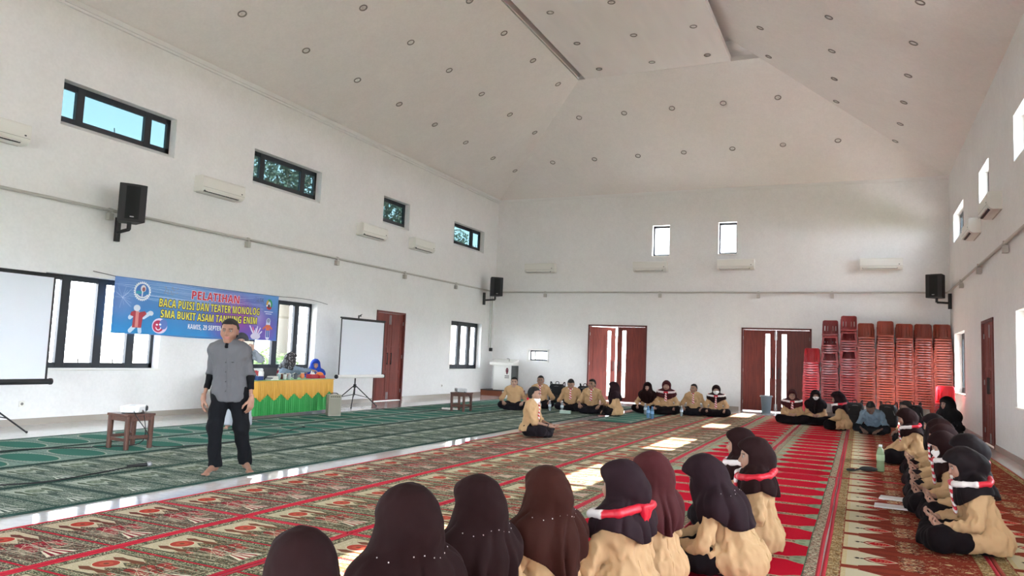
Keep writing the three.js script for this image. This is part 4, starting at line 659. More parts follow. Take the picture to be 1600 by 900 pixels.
// ---------- lectern on its plinth ----------
{
  const pl = base('plinth', [-11.25, 0, -23.5]); tag(pl, 'low brown wooden platform under the white lectern', 'platform');
  part('front_board', bx(-0.54, 0, 0.3, 0.27, 0.19, 0.33), mat(0x8a4a30, 0.5), pl); part('deck', bx(-0.54, 0.17, -0.5, 0.75, 0.2, 0.34), mat(0x3e3a3a, 0.6), pl); part('side_board', [bx(-0.54, 0, -0.5, -0.51, 0.17, 0.3), bx(0.72, 0, -0.5, 0.75, 0.17, 0.3)], mat(0x8a4a30, 0.5), pl); part('white_step', rbx(0.28, 0, 0.28, 0.74, 0.185, 0.33, 0.006), M.white, pl);
  const le = base('lectern', [-11.08, 0.2, -23.5], 0.12); tag(le, 'white lectern with a dark red emblem in the left back corner', 'lectern');
  const em = canvasTex(256, 512, (g) => { g.fillStyle = '#e4e2da'; g.fillRect(0, 0, 256, 512); ell(g, 128, 130, 62, 118, '#4a1f28'); ell(g, 128, 130, 46, 98, '#7c2e3a'); ell(g, 128, 122, 22, 62, '#4a1f28'); ell(g, 128, 96, 10, 20, '#c8a0a0'); poly(g, '#4a1f28', [[84, 235], [172, 235], [128, 300]]); g.fillStyle = '#3a3434'; for (let r = 0; r < 2; r++) for (let i = 0; i < 5; i++) g.fillRect(30 + i * 41, 330 + r * 74, 30, 44 - r * 8); });
  part('front_panel', rbx(-0.32, 0, -0.2, 0.32, 0.86, 0.2, 0.01), M.white, le); part('emblem_panel', new THREE.PlaneGeometry(0.2, 0.42).translate(0.17, 0.56, 0.2035), new THREE.MeshStandardMaterial({ map: em, roughness: 0.5 }), le);
  const s = new THREE.Shape(); s.moveTo(-0.3, 0); s.lineTo(0.3, 0); s.lineTo(0.34, 0.08); s.lineTo(-0.3, 0.2); s.closePath();
  part('desk_top', new THREE.ExtrudeGeometry(s, { depth: 0.84, bevelEnabled: true, bevelSize: 0.01, bevelThickness: 0.01, bevelSegments: 1 }).applyMatrix4(new THREE.Matrix4().makeBasis(V(0, 0, 1), V(0, 1, 0), V(-1, 0, 0))).translate(0.42, 0.84, 0), M.plastic, le);
  part('side_wing', arcPanel(0.5, 0.02, 0.12, 0.9, 1.9, 0, 0.84, 0.03, 10), mat(0x2c2f2c, 0.5), le); part('edge_line', bx(-0.42, 1.035, -0.3, 0.42, 1.045, -0.28), M.dark, le);
  part('reading_lamp', tube([[0.2, 0.95, 0.1], [0.2, 1.06, 0.12], [0.12, 1.07, 0.13]], 0.007, 12), M.dark, le);
}
// ---------- bin, bags, bottles, papers ----------
{
  const b = base('waste_bin', [-2.5, 0, -23.42]); tag(b, 'grey plastic waste bin in front of the closed door', 'bin'); const gm = mat(0x59646a, 0.55);
  part('bin_body', lathe([[0, 0], [0.12, 0], [0.16, 0.5], [0.15, 0.5], [0.112, 0.01], [0, 0.01]], 24), gm, b); part('rim', new THREE.TorusGeometry(0.163, 0.012, 8, 28).rotateX(Math.PI / 2).translate(0, 0.5, 0), mat(0x8d9498, 0.5), b); part('handle', [-1, 1].map((s) => rbx(s * 0.17 - 0.012, 0.47, -0.04, s * 0.17 + 0.012, 0.495, 0.04, 0.005)), mat(0xb8bcbc, 0.5), b);
  const bag = (pos, turn, label, w = 0.42, h = 0.56) => { const g = base('backpack', pos, turn); tag(g, label, 'bag'); const bm = mat(0x1a1b1e, 0.8);
    const q = new RoundedBoxGeometry(w, h, 0.24, 5, 0.1), p = q.attributes.position; for (let i = 0; i < p.count; i++) { const y = p.getY(i) / h; p.setXYZ(i, p.getX(i) * (1 - 0.18 * Math.max(0, y)) + 0.012 * N3(p.getX(i) * 6, y * 5, 1), p.getY(i) + h / 2, p.getZ(i) * (1 - 0.3 * Math.max(0, y)) + 0.014 * N3(y * 6, p.getX(i) * 7, 3)); } q.computeVertexNormals();
    part('bag_body', q, bm, g); part('front_pocket', rbx(-w * 0.34, 0.06, 0.1, w * 0.34, h * 0.45, 0.15, 0.03, 3), bm, g); part('top_handle', tube([[-0.05, h - 0.02, 0], [-0.04, h + 0.06, 0], [0.04, h + 0.06, 0], [0.05, h - 0.02, 0]], 0.011, 14), bm, g); for (const s of [-1, 1]) part('shoulder_strap', tube([[s * w * 0.3, h - 0.04, -0.05], [s * w * 0.42, h + 0.07, -0.08], [s * w * 0.42, h * 0.5, -0.14], [s * w * 0.36, 0.08, -0.1]], 0.016, 20), bm, g); part('zip', tube([[-w * 0.4, h * 0.55, 0.118], [-w * 0.2, h * 0.86, 0.1], [w * 0.2, h * 0.86, 0.1], [w * 0.4, h * 0.55, 0.118]], 0.005, 20), M.steel, g); return g; };
  bag([-8.3, 0, -21.4], 0.2, 'black backpack behind the pupils, left of two by the back wall', 0.5, 0.58); bag([-7.45, 0, -21.5], -0.15, 'black backpack behind the pupils, right of two by the back wall', 0.5, 0.56);
  bag([-0.12, 0, -20.6], 0.1, 'black backpack left of the man in the blue-grey shirt'); bag([0.62, 0, -20.7], -0.2, 'black backpack right of the man in the blue-grey shirt'); bag([1.1, 0, -20.2], 0.15, 'large black bag leaning before the chair stacks', 0.5, 0.6);
  const clear = new THREE.MeshPhysicalMaterial({ color: 0xdfeaf0, roughness: 0.12, transmission: 0.75, thickness: 0.0, ior: 1.4 }), blue = new THREE.MeshPhysicalMaterial({ color: 0x7fb4d8, roughness: 0.12, transmission: 0.6, thickness: 0 }), green = new THREE.MeshPhysicalMaterial({ color: 0xa8bf94, roughness: 0.15, transmission: 0.45, thickness: 0 });
  const bottle = (pos, m, label, k = 1, lab = 0x6f9cc4) => { const g = base('water_bottle', pos); tag(g, label, 'bottle'); part('bottle_body', lathe([[0, 0], [0.028, 0], [0.033, 0.008], [0.033, 0.06], [0.03, 0.075], [0.033, 0.09], [0.033, 0.15], [0.026, 0.185], [0.013, 0.205], [0.013, 0.215], [0, 0.215]].map(([x, y]) => [x * k, y * k]), 18), m, g); part('paper_label', new THREE.CylinderGeometry(0.0338 * k, 0.0338 * k, 0.05 * k, 18, 1, true).translate(0, 0.12 * k, 0), mat(lab, 0.6), g); part('cap', new THREE.CylinderGeometry(0.015 * k, 0.015 * k, 0.018 * k, 14).translate(0, 0.222 * k, 0), mat(lab === 0x6f9cc4 ? 0x3f78b4 : 0xe6e8e4, 0.5), g); };
  const F = 0.021;
  bottle([-7.42, F, -17.95], clear, 'clear water bottle before the second boy from the left', 1.15, 0xb8c4cc); bottle([-7.16, F, -17.98], clear, 'clear water bottle just right of its twin before the boys', 1.15, 0xb8c4cc); bottle([-6.78, F, -17.86], clear, 'clear water bottle beside the small drink carton', 1.2, 0xb8c4cc);
  bottle([-4.98, F, -19.1], clear, 'clear water bottle before the girl in the long dark headscarf', 1.2, 0xb8c4cc); bottle([-4.62, F, -18.0], blue, 'pale blue water bottle standing left of another on the rug end', 1.25); bottle([-4.46, F, -17.75], blue, 'pale blue water bottle nearest the camera at the rug end', 1.25); bottle([-4.1, F, -19.3], clear, 'clear water bottle left of the boy between the girls', 1.15, 0xb8c4cc);
  bottle([0.25, F, -11.5], green, 'tall pale green drinking bottle beside the right-hand row', 1.55, 0x9fb48c);
  const ct = base('drink_carton', [-6.55, F, -17.5], 0.2); tag(ct, 'small pale carton lying by the bottles before the boys', 'carton'); part('carton_body', rbx(-0.13, 0, -0.08, 0.13, 0.07, 0.08, 0.006), mat(0xa8c0b4, 0.5), ct); part('flap', bx(-0.132, 0.07, -0.08, 0.0, 0.074, 0.08), mat(0xd6dcd4, 0.6), ct);
  const paper = (pos, turn, label) => { const g = base('notebook', pos, turn); tag(g, label, 'notebook'); part('pages', bx(-0.105, 0.001, -0.148, 0.105, 0.011, 0.148), mat(0xe6e2dc, 0.9), g); part('cover', [bx(-0.107, 0, -0.15, 0.107, 0.0015, 0.15), bx(-0.107, 0.011, -0.15, 0.107, 0.013, 0.15), bx(-0.108, 0, -0.15, -0.106, 0.013, 0.15)], mat(0xd2ccc8, 0.6), g); };
  paper([0.34, F, -9.15], 1.45, 'white notebook on the rug, the farther of two before the praying row'); paper([0.28, F, -8.6], 1.52, 'white notebook on the rug, the nearer of two before the praying row');
  const sh = base('pouch', [0.1, F, -11.35], 0.3); tag(sh, 'black strap pouch lying on the cream rug by the green bottle', 'pouch'); part('pouch_body', new THREE.SphereGeometry(0.1, 18, 10).scale(1.2, 0.35, 0.55).translate(0, 0.035, 0), M.black, sh); part('strap', tube([[-0.1, 0.03, 0], [-0.22, 0.012, 0.05], [-0.26, 0.012, -0.04], [-0.16, 0.012, -0.06]], 0.012, 20), M.black, sh);
}
// ---------- bodies and cloth as smooth distance fields, meshed by surface nets ----------
const smin = (a, b, k) => { const h = Math.max(k - Math.abs(a - b), 0) / k; return Math.min(a, b) - h * h * k * 0.25; };
const smax = (a, b, k) => -smin(-a, -b, k);
function cap(A, B, ra, rb = ra) {   // tapered capsule
  const ax = A[0], ay = A[1], az = A[2], bxx = B[0] - ax, by = B[1] - ay, bz = B[2] - az, l = 1 / (bxx * bxx + by * by + bz * bz + 1e-12), dr = rb - ra;
  return (x, y, z) => { const px = x - ax, py = y - ay, pz = z - az; let t = (px * bxx + py * by + pz * bz) * l; t = t < 0 ? 0 : t > 1 ? 1 : t; const dx = px - bxx * t, dy = py - by * t, dz = pz - bz * t; return Math.sqrt(dx * dx + dy * dy + dz * dz) - ra - dr * t; };
}
function elp(C, R) {
  const [cx, cy, cz] = C, [a, b, c] = R;
  return (x, y, z) => { const px = (x - cx) / a, py = (y - cy) / b, pz = (z - cz) / c, k0 = Math.sqrt(px * px + py * py + pz * pz), qx = px / a, qy = py / b, qz = pz / c, k1 = Math.sqrt(qx * qx + qy * qy + qz * qz); return k1 < 1e-6 ? -Math.min(a, b, c) : k0 * (k0 - 1) / k1; };
}
const blend = (list, k) => (x, y, z) => { let d = list[0](x, y, z); for (let i = 1; i < list.length; i++) d = smin(d, list[i](x, y, z), k); return d; };
function mesh3(f, lo, hi, cell, slack = 0.03) {
  const n = [0, 1, 2].map((i) => Math.max(4, Math.ceil((hi[i] - lo[i]) / cell) + 1)), [nx, ny, nz] = n, vals = new Float32Array(nx * ny * nz), B = 4, rad = cell * B * 0.5 * 1.7321 + slack;
  for (let k0 = 0; k0 < nz; k0 += B) for (let j0 = 0; j0 < ny; j0 += B) for (let i0 = 0; i0 < nx; i0 += B) {
    const h = (B - 1) / 2, d = f(lo[0] + (i0 + h) * cell, lo[1] + (j0 + h) * cell, lo[2] + (k0 + h) * cell), skip = Math.abs(d) > rad * 1.25;
    for (let k = k0; k < Math.min(k0 + B, nz); k++) for (let j = j0; j < Math.min(j0 + B, ny); j++) for (let i = i0; i < Math.min(i0 + B, nx); i++) vals[(k * ny + j) * nx + i] = skip ? d : f(lo[0] + i * cell, lo[1] + j * cell, lo[2] + k * cell);
  }
  const P = [], I = [], id = new Int32Array(nx * ny * nz).fill(-1), at = (i, j, k) => (k * ny + j) * nx + i;
  for (let k = 0; k < nz - 1; k++) for (let j = 0; j < ny - 1; j++) for (let i = 0; i < nx - 1; i++) {
    let mask = 0; const c = [];
    for (let q = 0; q < 8; q++) { const v = vals[at(i + (q & 1), j + ((q >> 1) & 1), k + (q >> 2))]; c.push(v); if (v < 0) mask |= 1 << q; }
    if (mask === 0 || mask === 255) continue;
    let sx = 0, sy = 0, sz = 0, m = 0;
    for (let q = 0; q < 8; q++) for (const b of [1, 2, 4]) { const r = q | b; if (r === q) continue; if ((c[q] < 0) === (c[r] < 0)) continue; const t = c[q] / (c[q] - c[r]); sx += (q & 1) + (b === 1 ? t : 0); sy += ((q >> 1) & 1) + (b === 2 ? t : 0); sz += (q >> 2) + (b === 4 ? t : 0); m++; }
    id[at(i, j, k)] = P.length / 3; P.push(lo[0] + (i + sx / m) * cell, lo[1] + (j + sy / m) * cell, lo[2] + (k + sz / m) * cell);
  }
  const quad = (a, b, c, d, flip) => { if (a < 0 || b < 0 || c < 0 || d < 0) return; if (flip) I.push(a, c, b, a, d, c); else I.push(a, b, c, a, c, d); };
  for (let k = 1; k < nz - 1; k++) for (let j = 1; j < ny - 1; j++) for (let i = 1; i < nx - 1; i++) {
    const v = vals[at(i, j, k)] < 0;
    if (v !== vals[at(i + 1, j, k)] < 0) quad(id[at(i, j - 1, k - 1)], id[at(i, j, k - 1)], id[at(i, j, k)], id[at(i, j - 1, k)], !v);
    if (v !== vals[at(i, j + 1, k)] < 0) quad(id[at(i - 1, j, k - 1)], id[at(i - 1, j, k)], id[at(i, j, k)], id[at(i, j, k - 1)], !v);
    if (v !== vals[at(i, j, k + 1)] < 0) quad(id[at(i - 1, j - 1, k)], id[at(i, j - 1, k)], id[at(i, j, k)], id[at(i - 1, j, k)], !v);
  }
  const g = new THREE.BufferGeometry(); g.setAttribute('position', new THREE.Float32BufferAttribute(P, 3)); g.setIndex(I); g.computeVertexNormals(); return g;
}
function paint(g, fn) { const p = g.attributes.position, c = new Float32Array(p.count * 3); for (let i = 0; i < p.count; i++) { const q = fn(p.getX(i), p.getY(i), p.getZ(i)); c[i * 3] = q[0]; c[i * 3 + 1] = q[1]; c[i * 3 + 2] = q[2]; } g.setAttribute('color', new THREE.BufferAttribute(c, 3)); return g; }
const lin = (hex) => { const c = new THREE.Color(hex); return [c.r, c.g, c.b]; };
const mix = (a, b, t) => [0, 1, 2].map((i) => a[i] + (b[i] - a[i]) * t);
// --- head: centre at the ears' level, face to +z ---
const headF = (() => {
  const base0 = blend([elp([0, 0.03, -0.012], [0.074, 0.09, 0.094]), elp([0, -0.042, 0.022], [0.057, 0.068, 0.062])], 0.04);
  const chin = cap([-0.012, -0.097, 0.052], [0.012, -0.097, 0.052], 0.019), ck = [elp([0.04, -0.022, 0.05], [0.028, 0.03, 0.028]), elp([-0.04, -0.022, 0.05], [0.028, 0.03, 0.028])];
  const nose = blend([cap([0, 0.012, 0.078], [0, -0.024, 0.096], 0.008, 0.013), cap([-0.012, -0.029, 0.084], [0.012, -0.029, 0.084], 0.009)], 0.012), brow = cap([-0.036, 0.028, 0.068], [0.036, 0.028, 0.068], 0.011), lipU = cap([-0.018, -0.053, 0.079], [0.018, -0.053, 0.079], 0.0065), lipL = cap([-0.014, -0.064, 0.077], [0.014, -0.064, 0.077], 0.007);
  const eyeS = [elp([0.031, 0.008, 0.086], [0.019, 0.012, 0.016]), elp([-0.031, 0.008, 0.086], [0.019, 0.012, 0.016])], ear = [elp([0.076, -0.005, -0.008], [0.011, 0.03, 0.019]), elp([-0.076, -0.005, -0.008], [0.011, 0.03, 0.019])], neck = cap([0, -0.05, -0.02], [0, -0.17, -0.03], 0.05, 0.054);
  return (x, y, z) => { let d = base0(x, y, z); d = smin(d, chin(x, y, z), 0.035); d = smin(d, ck[0](x, y, z), 0.03); d = smin(d, ck[1](x, y, z), 0.03); d = smin(d, brow(x, y, z), 0.018); d = smax(d, -eyeS[0](x, y, z), 0.012); d = smax(d, -eyeS[1](x, y, z), 0.012); d = smin(d, nose(x, y, z), 0.012); d = smin(d, lipU(x, y, z), 0.006); d = smin(d, lipL(x, y, z), 0.006); d = smin(d, ear[0](x, y, z), 0.008); d = smin(d, ear[1](x, y, z), 0.008); return smin(d, neck(x, y, z), 0.03); };
})();
const skull = blend([elp([0, 0.03, -0.012], [0.074, 0.09, 0.094]), elp([0, -0.03, -0.01], [0.06, 0.075, 0.07])], 0.04);
const cache = {};
const headGeo = (cell) => (cache['h' + cell] ??= mesh3(headF, [-0.1, -0.18, -0.125], [0.1, 0.14, 0.125], cell, 0.01));
const hairF = (x, y, z) => { const d = skull(x, y, z) - 0.008 - 0.004 * N3(x * 60, y * 60, z * 60); const line = z > 0.02 ? 0.071 - 0.5 * Math.max(0, Math.abs(x) - 0.045) : 0.071 - (0.02 - z) * 2.6; return smax(smax(d, line - y, 0.006), -(y + 0.062), 0.008); };
const hairGeo = (cell) => (cache['r' + cell] ??= mesh3(hairF, [-0.11, -0.1, -0.14], [0.11, 0.16, 0.13], cell, 0.02));
const maskF = (x, y, z) => smax(smax(headF(x, y, z) - 0.008, 0.018 - z, 0.01), smax(y + 0.004 + Math.abs(x) * 0.12, -0.105 - y, 0.01), 0.01);
const maskGeo = (cell) => (cache['m' + cell] ??= mesh3((x, y, z) => smin(maskF(x, y, z), smax(elp([0, -0.045, 0.07], [0.05, 0.05, 0.04])(x, y, z), -0.105 - y, 0.01), 0.01), [-0.1, -0.13, 0.0], [0.1, 0.03, 0.135], cell, 0.01));
const eyeGeo = (() => paint(new THREE.SphereGeometry(0.0108, 14, 10), (x, y, z) => (Math.hypot(x, y) < 0.0058 && z > 0 ? [0.012, 0.008, 0.006] : [0.36, 0.32, 0.29])))();
// --- hand: wrist at the origin, fingers to +z, palm to -y, thumb on the +x side ---
function handF(curl, spread, thumbIn) {
  const L = [];
  [[0.03, 0.082, 0.068], [0.01, 0.088, 0.076], [-0.011, 0.084, 0.07], [-0.03, 0.074, 0.055]].forEach(([kx, kz, len], i) => {
    L.push([cap([kx * 0.6, 0, 0.008], [kx, 0, kz], 0.0165, 0.0125), 0.02]);
    let p = [kx, 0, kz], a = curl * (0.75 + 0.12 * i); const sx = (1.5 - i) * spread;
    [0.45, 0.31, 0.24].forEach((s, j) => { const l = len * s * 1.05, q = [p[0] + l * sx, p[1] - l * Math.sin(a), p[2] + l * Math.cos(a)]; L.push([cap(p, q, 0.0092 - j * 0.001, 0.0086 - j * 0.0011), 0.005]); p = q; a += curl * 0.95; });
  });
  let p = [0.022, -0.004, 0.02]; [[0.03, -0.012, 0.03], [0.016, -0.012 - 0.01 * thumbIn, 0.028], [0.006 - 0.016 * thumbIn, -0.008 - 0.008 * thumbIn, 0.024]].forEach((d, j) => { const q = [p[0] + d[0], p[1] + d[1], p[2] + d[2]]; L.push([cap(p, q, 0.014 - j * 0.0022, 0.0115 - j * 0.0018), 0.008]); p = q; });
  L.push([cap([0, 0, -0.03], [0, 0, 0.015], 0.0245, 0.023), 0.02]);
  return (x, y, z) => { let d = 1; for (const [f, k] of L) d = smin(d, f(x, y, z), k); return d; };
}
const HANDS = { relaxed: [0.42, 0.05, 0.6], cup: [0.72, 0.0, 0.9], open: [0.14, 0.08, 0.2], grip: [0.95, 0.0, 1.2], flat: [0.1, 0.04, 0.3] };
const handGeo = (kind, cell) => (cache[kind + cell] ??= mesh3(handF(...HANDS[kind]), [-0.07, -0.1, -0.06], [0.1, 0.05, 0.19], cell, 0.012));
// --- small vector helpers on arrays ---
const add = (a, b, s = 1) => [a[0] + b[0] * s, a[1] + b[1] * s, a[2] + b[2] * s], sub = (a, b) => [a[0] - b[0], a[1] - b[1], a[2] - b[2]], len3 = (a) => Math.hypot(...a), nrm = (a) => { const l = len3(a) || 1; return a.map((v) => v / l); }, dot = (a, b) => a[0] * b[0] + a[1] * b[1] + a[2] * b[2];
function elbow(S, W, a, b, hint) { const d = sub(W, S), D = Math.min(len3(d), (a + b) * 0.995), u = nrm(d), x = (a * a - b * b + D * D) / (2 * D), h = Math.sqrt(Math.max(0, a * a - x * x)), q = sub(hint, u.map((v) => v * dot(hint, u))), n = nrm(q); return add(add(S, u, x), n, h); }
const basisM = (o, zdir, ydir, s = 1, flip = 1) => { const z = nrm(zdir), y0 = sub(ydir, z.map((v) => v * dot(ydir, z))), y = nrm(y0), x = [y[1] * z[2] - y[2] * z[1], y[2] * z[0] - y[0] * z[2], y[0] * z[1] - y[1] * z[0]]; return new THREE.Matrix4().makeBasis(V(...x).multiplyScalar(s * flip), V(...y).multiplyScalar(s), V(...z).multiplyScalar(s)).setPosition(...o); };
const flipWinding = (g) => { const a = g.index.array; for (let i = 0; i < a.length; i += 3) { const t = a[i]; a[i] = a[i + 1]; a[i + 1] = t; } return g; };
const cloth = (c, r = 0.85, sheen = 0.0) => new THREE.MeshPhysicalMaterial({ color: c, roughness: r, specularIntensity: 0.35, sheen, sheenRoughness: 0.6, sheenColor: new THREE.Color(c) });
const PM = { khaki: cloth(0xb99770), skirt: cloth(0x120b0e, 0.9), hijab: cloth(0x1d0808, 0.85), hijabWarm: cloth(0x31130c, 0.85), hijabPlum: cloth(0x40191b, 0.85), hijabGrey: cloth(0x221217, 0.85), hijabBlack: cloth(0x150c0f, 0.75), innerBlack: cloth(0x0b0c0f), hair: mat(0x14100f, 0.85), mask: mat(0xe8e8e6, 0.85), scarf: new THREE.MeshPhysicalMaterial({ color: 0xffffff, vertexColors: true, roughness: 0.5, sheen: 0.3 }), skin: new THREE.MeshPhysicalMaterial({ vertexColors: true, roughness: 0.55 }), eye: new THREE.MeshPhysicalMaterial({ vertexColors: true, roughness: 0.15 }), bead: mat(0xd8d0cc, 0.25) };
const fold = (s, f, a) => (x, y, z) => a * (1.3 * Math.abs(N3(x * f + s, y * f * 0.55, z * f - s)) - 0.3) + a * 0.7 * N3(x * f * 2.3 - s, y * f * 1.2 + s, z * f * 2.3);

// One figure. S: joints and options in the figure's own frame (faces +z, floor at y = 0).
function person(o) {
  const g = base('person', [o.at[0], o.y ?? 0.022, o.at[1]], o.face); tag(g, o.label, 'person', o.group);
  const s = o.size ?? 1, near = o.near ?? 0, cB = [0.02, 0.014, 0.01][near], cC = [0.016, 0.0115, 0.008][near], cH = [0.0085, 0.006, 0.0045][near], cHand = [0.0075, 0.0055, 0.0045][near], id = o.id, male = o.male;
  const q = (a) => a.map((v) => v * s);
  // --- skeleton ---
  const J = {}; const lean = o.lean ?? 0.08, tw = o.twist ?? 0, stand = o.stand, hipY = stand ? 0.9 : o.chair ? 0.55 : 0.115;
  J.P = [0, hipY, stand ? 0 : -0.03];
  const u = [Math.sin(o.side ?? 0), Math.cos(lean), Math.sin(lean)], fw = [0, -Math.sin(lean), Math.cos(lean)], right = [Math.cos(tw), 0, -Math.sin(tw)];
  J.W = add(J.P, u, 0.15); J.C = add(J.P, u, 0.31); J.N = add(J.P, u, stand ? 0.47 : 0.45); J.N = add(J.N, fw, 0.005 + (o.hunch ?? 0) * 0.05);
  const sw = male ? (stand ? 0.15 : 0.162) : 0.148, sh = add(J.N, u, stand ? -0.085 : -0.07);
  J.SR = add(sh, right, sw); J.SL = add(sh, right, -sw);   // R = +x side of the figure
  const hp = o.headPitch ?? 0, hy = o.headYaw ?? 0, hr = o.headRoll ?? 0;
  const neckDir = nrm([0, Math.cos(lean * 0.6 + hp * 0.5), Math.sin(lean * 0.6 + hp * 0.5) + 0.12]); J.H = add(J.N, neckDir, stand ? 0.122 : 0.134);
  const hm = new THREE.Matrix4().makeRotationFromEuler(new THREE.Euler(hp, hy, hr, 'YXZ')), HS = o.headScale ?? (male ? 1.1 : 1.05), headM = hm.clone().scale(V(HS, HS, HS)).setPosition(...J.H), headInv = headM.clone().invert().elements;
  const toHead = (f) => (x, y, z) => HS * f(headInv[0] * x + headInv[4] * y + headInv[8] * z + headInv[12], headInv[1] * x + headInv[5] * y + headInv[9] * z + headInv[13], headInv[2] * x + headInv[6] * y + headInv[10] * z + headInv[14]);
  const la = male ? 0.275 : 0.255, lf = male ? 0.25 : 0.235;
  const wr = o.wr ?? [0.25, 0.2, 0.24], wl = o.wl ?? [-0.25, 0.2, 0.24];
  const reach = (S, W) => { const d = sub(W, S), L = len3(d), m = (la + lf) * 0.985; return L > m ? add(S, d, m / L) : W; };
  J.WR = reach(J.SR, wr); J.WL = reach(J.SL, wl);
  J.ER = elbow(J.SR, J.WR, la, lf, o.hintR ?? [0.75, -0.8, -0.45]); J.EL = elbow(J.SL, J.WL, la, lf, o.hintL ?? [-0.75, -0.8, -0.45]);
  if (stand) { const f = o.feet ?? [[0.11, 0.05, 0.02], [-0.11, 0.05, -0.02]]; J.hR = [0.09, 0.87, 0]; J.hL = [-0.09, 0.87, 0]; J.AR = [f[0][0], 0.085, f[0][2]]; J.AL = [f[1][0], 0.085, f[1][2]]; J.KR = elbow(J.hR, J.AR, 0.405, 0.4, [0.1, 0, 1]); J.KL = elbow(J.hL, J.AL, 0.405, 0.4, [-0.1, 0, 1]); J.TR = add(J.AR, nrm(f[0][3] ? [f[0][3], 0, 1] : [0.25, 0, 1]), 0.165); J.TL = add(J.AL, nrm(f[1][3] ? [f[1][3], 0, 1] : [-0.25, 0, 1]), 0.165); J.TR[1] = J.TL[1] = 0.03; }
  else if (o.chair) { J.hR = [0.09, hipY, -0.02]; J.hL = [-0.09, hipY, -0.02]; J.KR = [0.11, hipY - 0.02, 0.4]; J.KL = [-0.11, hipY - 0.02, 0.4]; J.AR = [0.12, 0.09, 0.4]; J.AL = [-0.12, 0.09, 0.4]; J.TR = [0.13, 0.04, 0.54]; J.TL = [-0.13, 0.04, 0.54]; }
  else { J.hR = [0.09, 0.115, -0.02]; J.hL = [-0.09, 0.115, -0.02]; const kz = o.kneeZ ?? 0.24, az = kz - 0.24; J.KR = [o.knee ?? 0.3, 0.125, kz]; J.KL = [-(o.knee ?? 0.3), 0.125, kz]; J.AR = [-0.08, 0.06, 0.32 + az]; J.AL = [0.1, 0.06, 0.27 + az]; J.TR = [-0.2, 0.05, 0.3 + az]; J.TL = [0.22, 0.05, 0.24 + az]; }
  const tr = male ? 1.08 : 1;
  const torso = (off) => blend([cap(add(J.P, [0.06, 0, 0]), add(J.P, [-0.06, 0, 0]), 0.105 + off), cap(add(J.W, [0.045, 0, 0]), add(J.W, [-0.045, 0, 0]), (off > 0 ? 0.104 : 0.092) * tr + off), cap(add(J.C, right, 0.065), add(J.C, right, -0.065), 0.098 * tr + off), cap(add(add(J.C, u, 0.08), right, 0.09), add(add(J.C, u, 0.08), right, -0.09), 0.075 + off), cap(J.SR, J.SL, 0.052 + off), cap(add(J.N, u, stand ? -0.03 : 0), J.SR, 0.045 + off, 0.04 + off), cap(add(J.N, u, stand ? -0.03 : 0), J.SL, 0.045 + off, 0.04 + off)], 0.07);
  const arm = (S, E, W, off, t1) => { const F = t1 >= 1 ? W : add(E, sub(W, E), t1); const L = [cap(S, E, 0.052 + off, 0.04 + off)]; if (t1 > 0) L.push(cap(E, F, 0.041 + off, 0.041 + off - 0.013 * t1)); return blend(L, 0.03); };
  const legs = (off, kk = 0.05) => blend([cap(J.hR, J.KR, 0.088 + off, 0.058 + off), cap(J.KR, J.AR, 0.055 + off, (stand ? 0.05 : 0.038) + off), cap(J.hL, J.KL, 0.088 + off, 0.058 + off), cap(J.KL, J.AL, 0.055 + off, (stand ? 0.05 : 0.038) + off)], kk);
  // --- body: one surface of trunk, limbs, head and hands ---
  const skinC = o.skin ?? [0.36, 0.2, 0.13];
  const feet = blend([cap(J.AR, J.TR, 0.036, 0.024), cap(J.AL, J.TL, 0.036, 0.024), cap(add(J.AR, [0, -0.03, -0.03]), add(J.AR, [0, -0.03, 0]), 0.03), cap(add(J.AL, [0, -0.03, -0.03]), add(J.AL, [0, -0.03, 0]), 0.03)], 0.03);
  const toes = stand && near ? blend([J.TR, J.TL].flatMap((T) => [-2, -1, 0, 1, 2].map((i) => { const A = T === J.TR ? J.AR : J.AL, d = nrm(sub([T[0], 0, T[2]], [A[0], 0, A[2]])), r = [d[2], 0, -d[0]], m = (T === J.TR ? -1 : 1) * i, b = add(add(T, r, i * 0.016), d, 0.005); b[1] = 0.018; return cap(b, add(b, d, 0.03 + 0.005 * m), i * (T === J.TR ? -1 : 1) === 2 ? 0.0125 : 0.009); })), 0.006) : null;
  const bodyF = blend([torso(-0.012), arm(J.SR, J.ER, J.WR, -0.012, 1), arm(J.SL, J.EL, J.WL, -0.012, 1), legs(-0.014), cap(J.N, J.H, 0.05, 0.046), feet], 0.03);
  const ext = (pts, r) => { const lo = [9, 9, 9], hi = [-9, -9, -9]; for (const p of pts) for (let i = 0; i < 3; i++) { lo[i] = Math.min(lo[i], p[i] - r); hi[i] = Math.max(hi[i], p[i] + r); } return [lo, hi]; };
  const all = Object.values(J); let [lo, hi] = ext(all, 0.17); lo[1] = -0.02;
  const strip = (geo) => { for (const k of Object.keys(geo.attributes)) if (!['position', 'normal'].includes(k)) geo.deleteAttribute(k); return geo; };
  const bodyRaw = mesh3(toes ? (x, y, z) => smin(bodyF(x, y, z), toes(x, y, z), 0.012) : bodyF, lo, hi, toes ? 0.008 : cB);
  const pieces = [paint(bodyRaw, () => skinC)];
  const shadeHead = (x, y, z) => { const b = Math.abs(x); if (z > 0.06 && y > 0.022 && y < 0.034 && b > 0.014 && b < 0.05 && Math.abs(y - 0.026 - (b - 0.03) * 0.05) < 0.0055) return mix(skinC, [0.02, 0.014, 0.012], 0.85); if (z > 0.062 && y < -0.047 && y > -0.071 && b < 0.024) return mix(skinC, [0.34, 0.1, 0.09], 0.55); if (z > 0.06 && Math.abs(y - 0.008) < 0.008 && b > 0.014 && b < 0.047) return mix(skinC, [0.1, 0.055, 0.04], 0.5); return skinC; };
  pieces.push(paint(strip(headGeo(cH).clone()), shadeHead).applyMatrix4(headM));
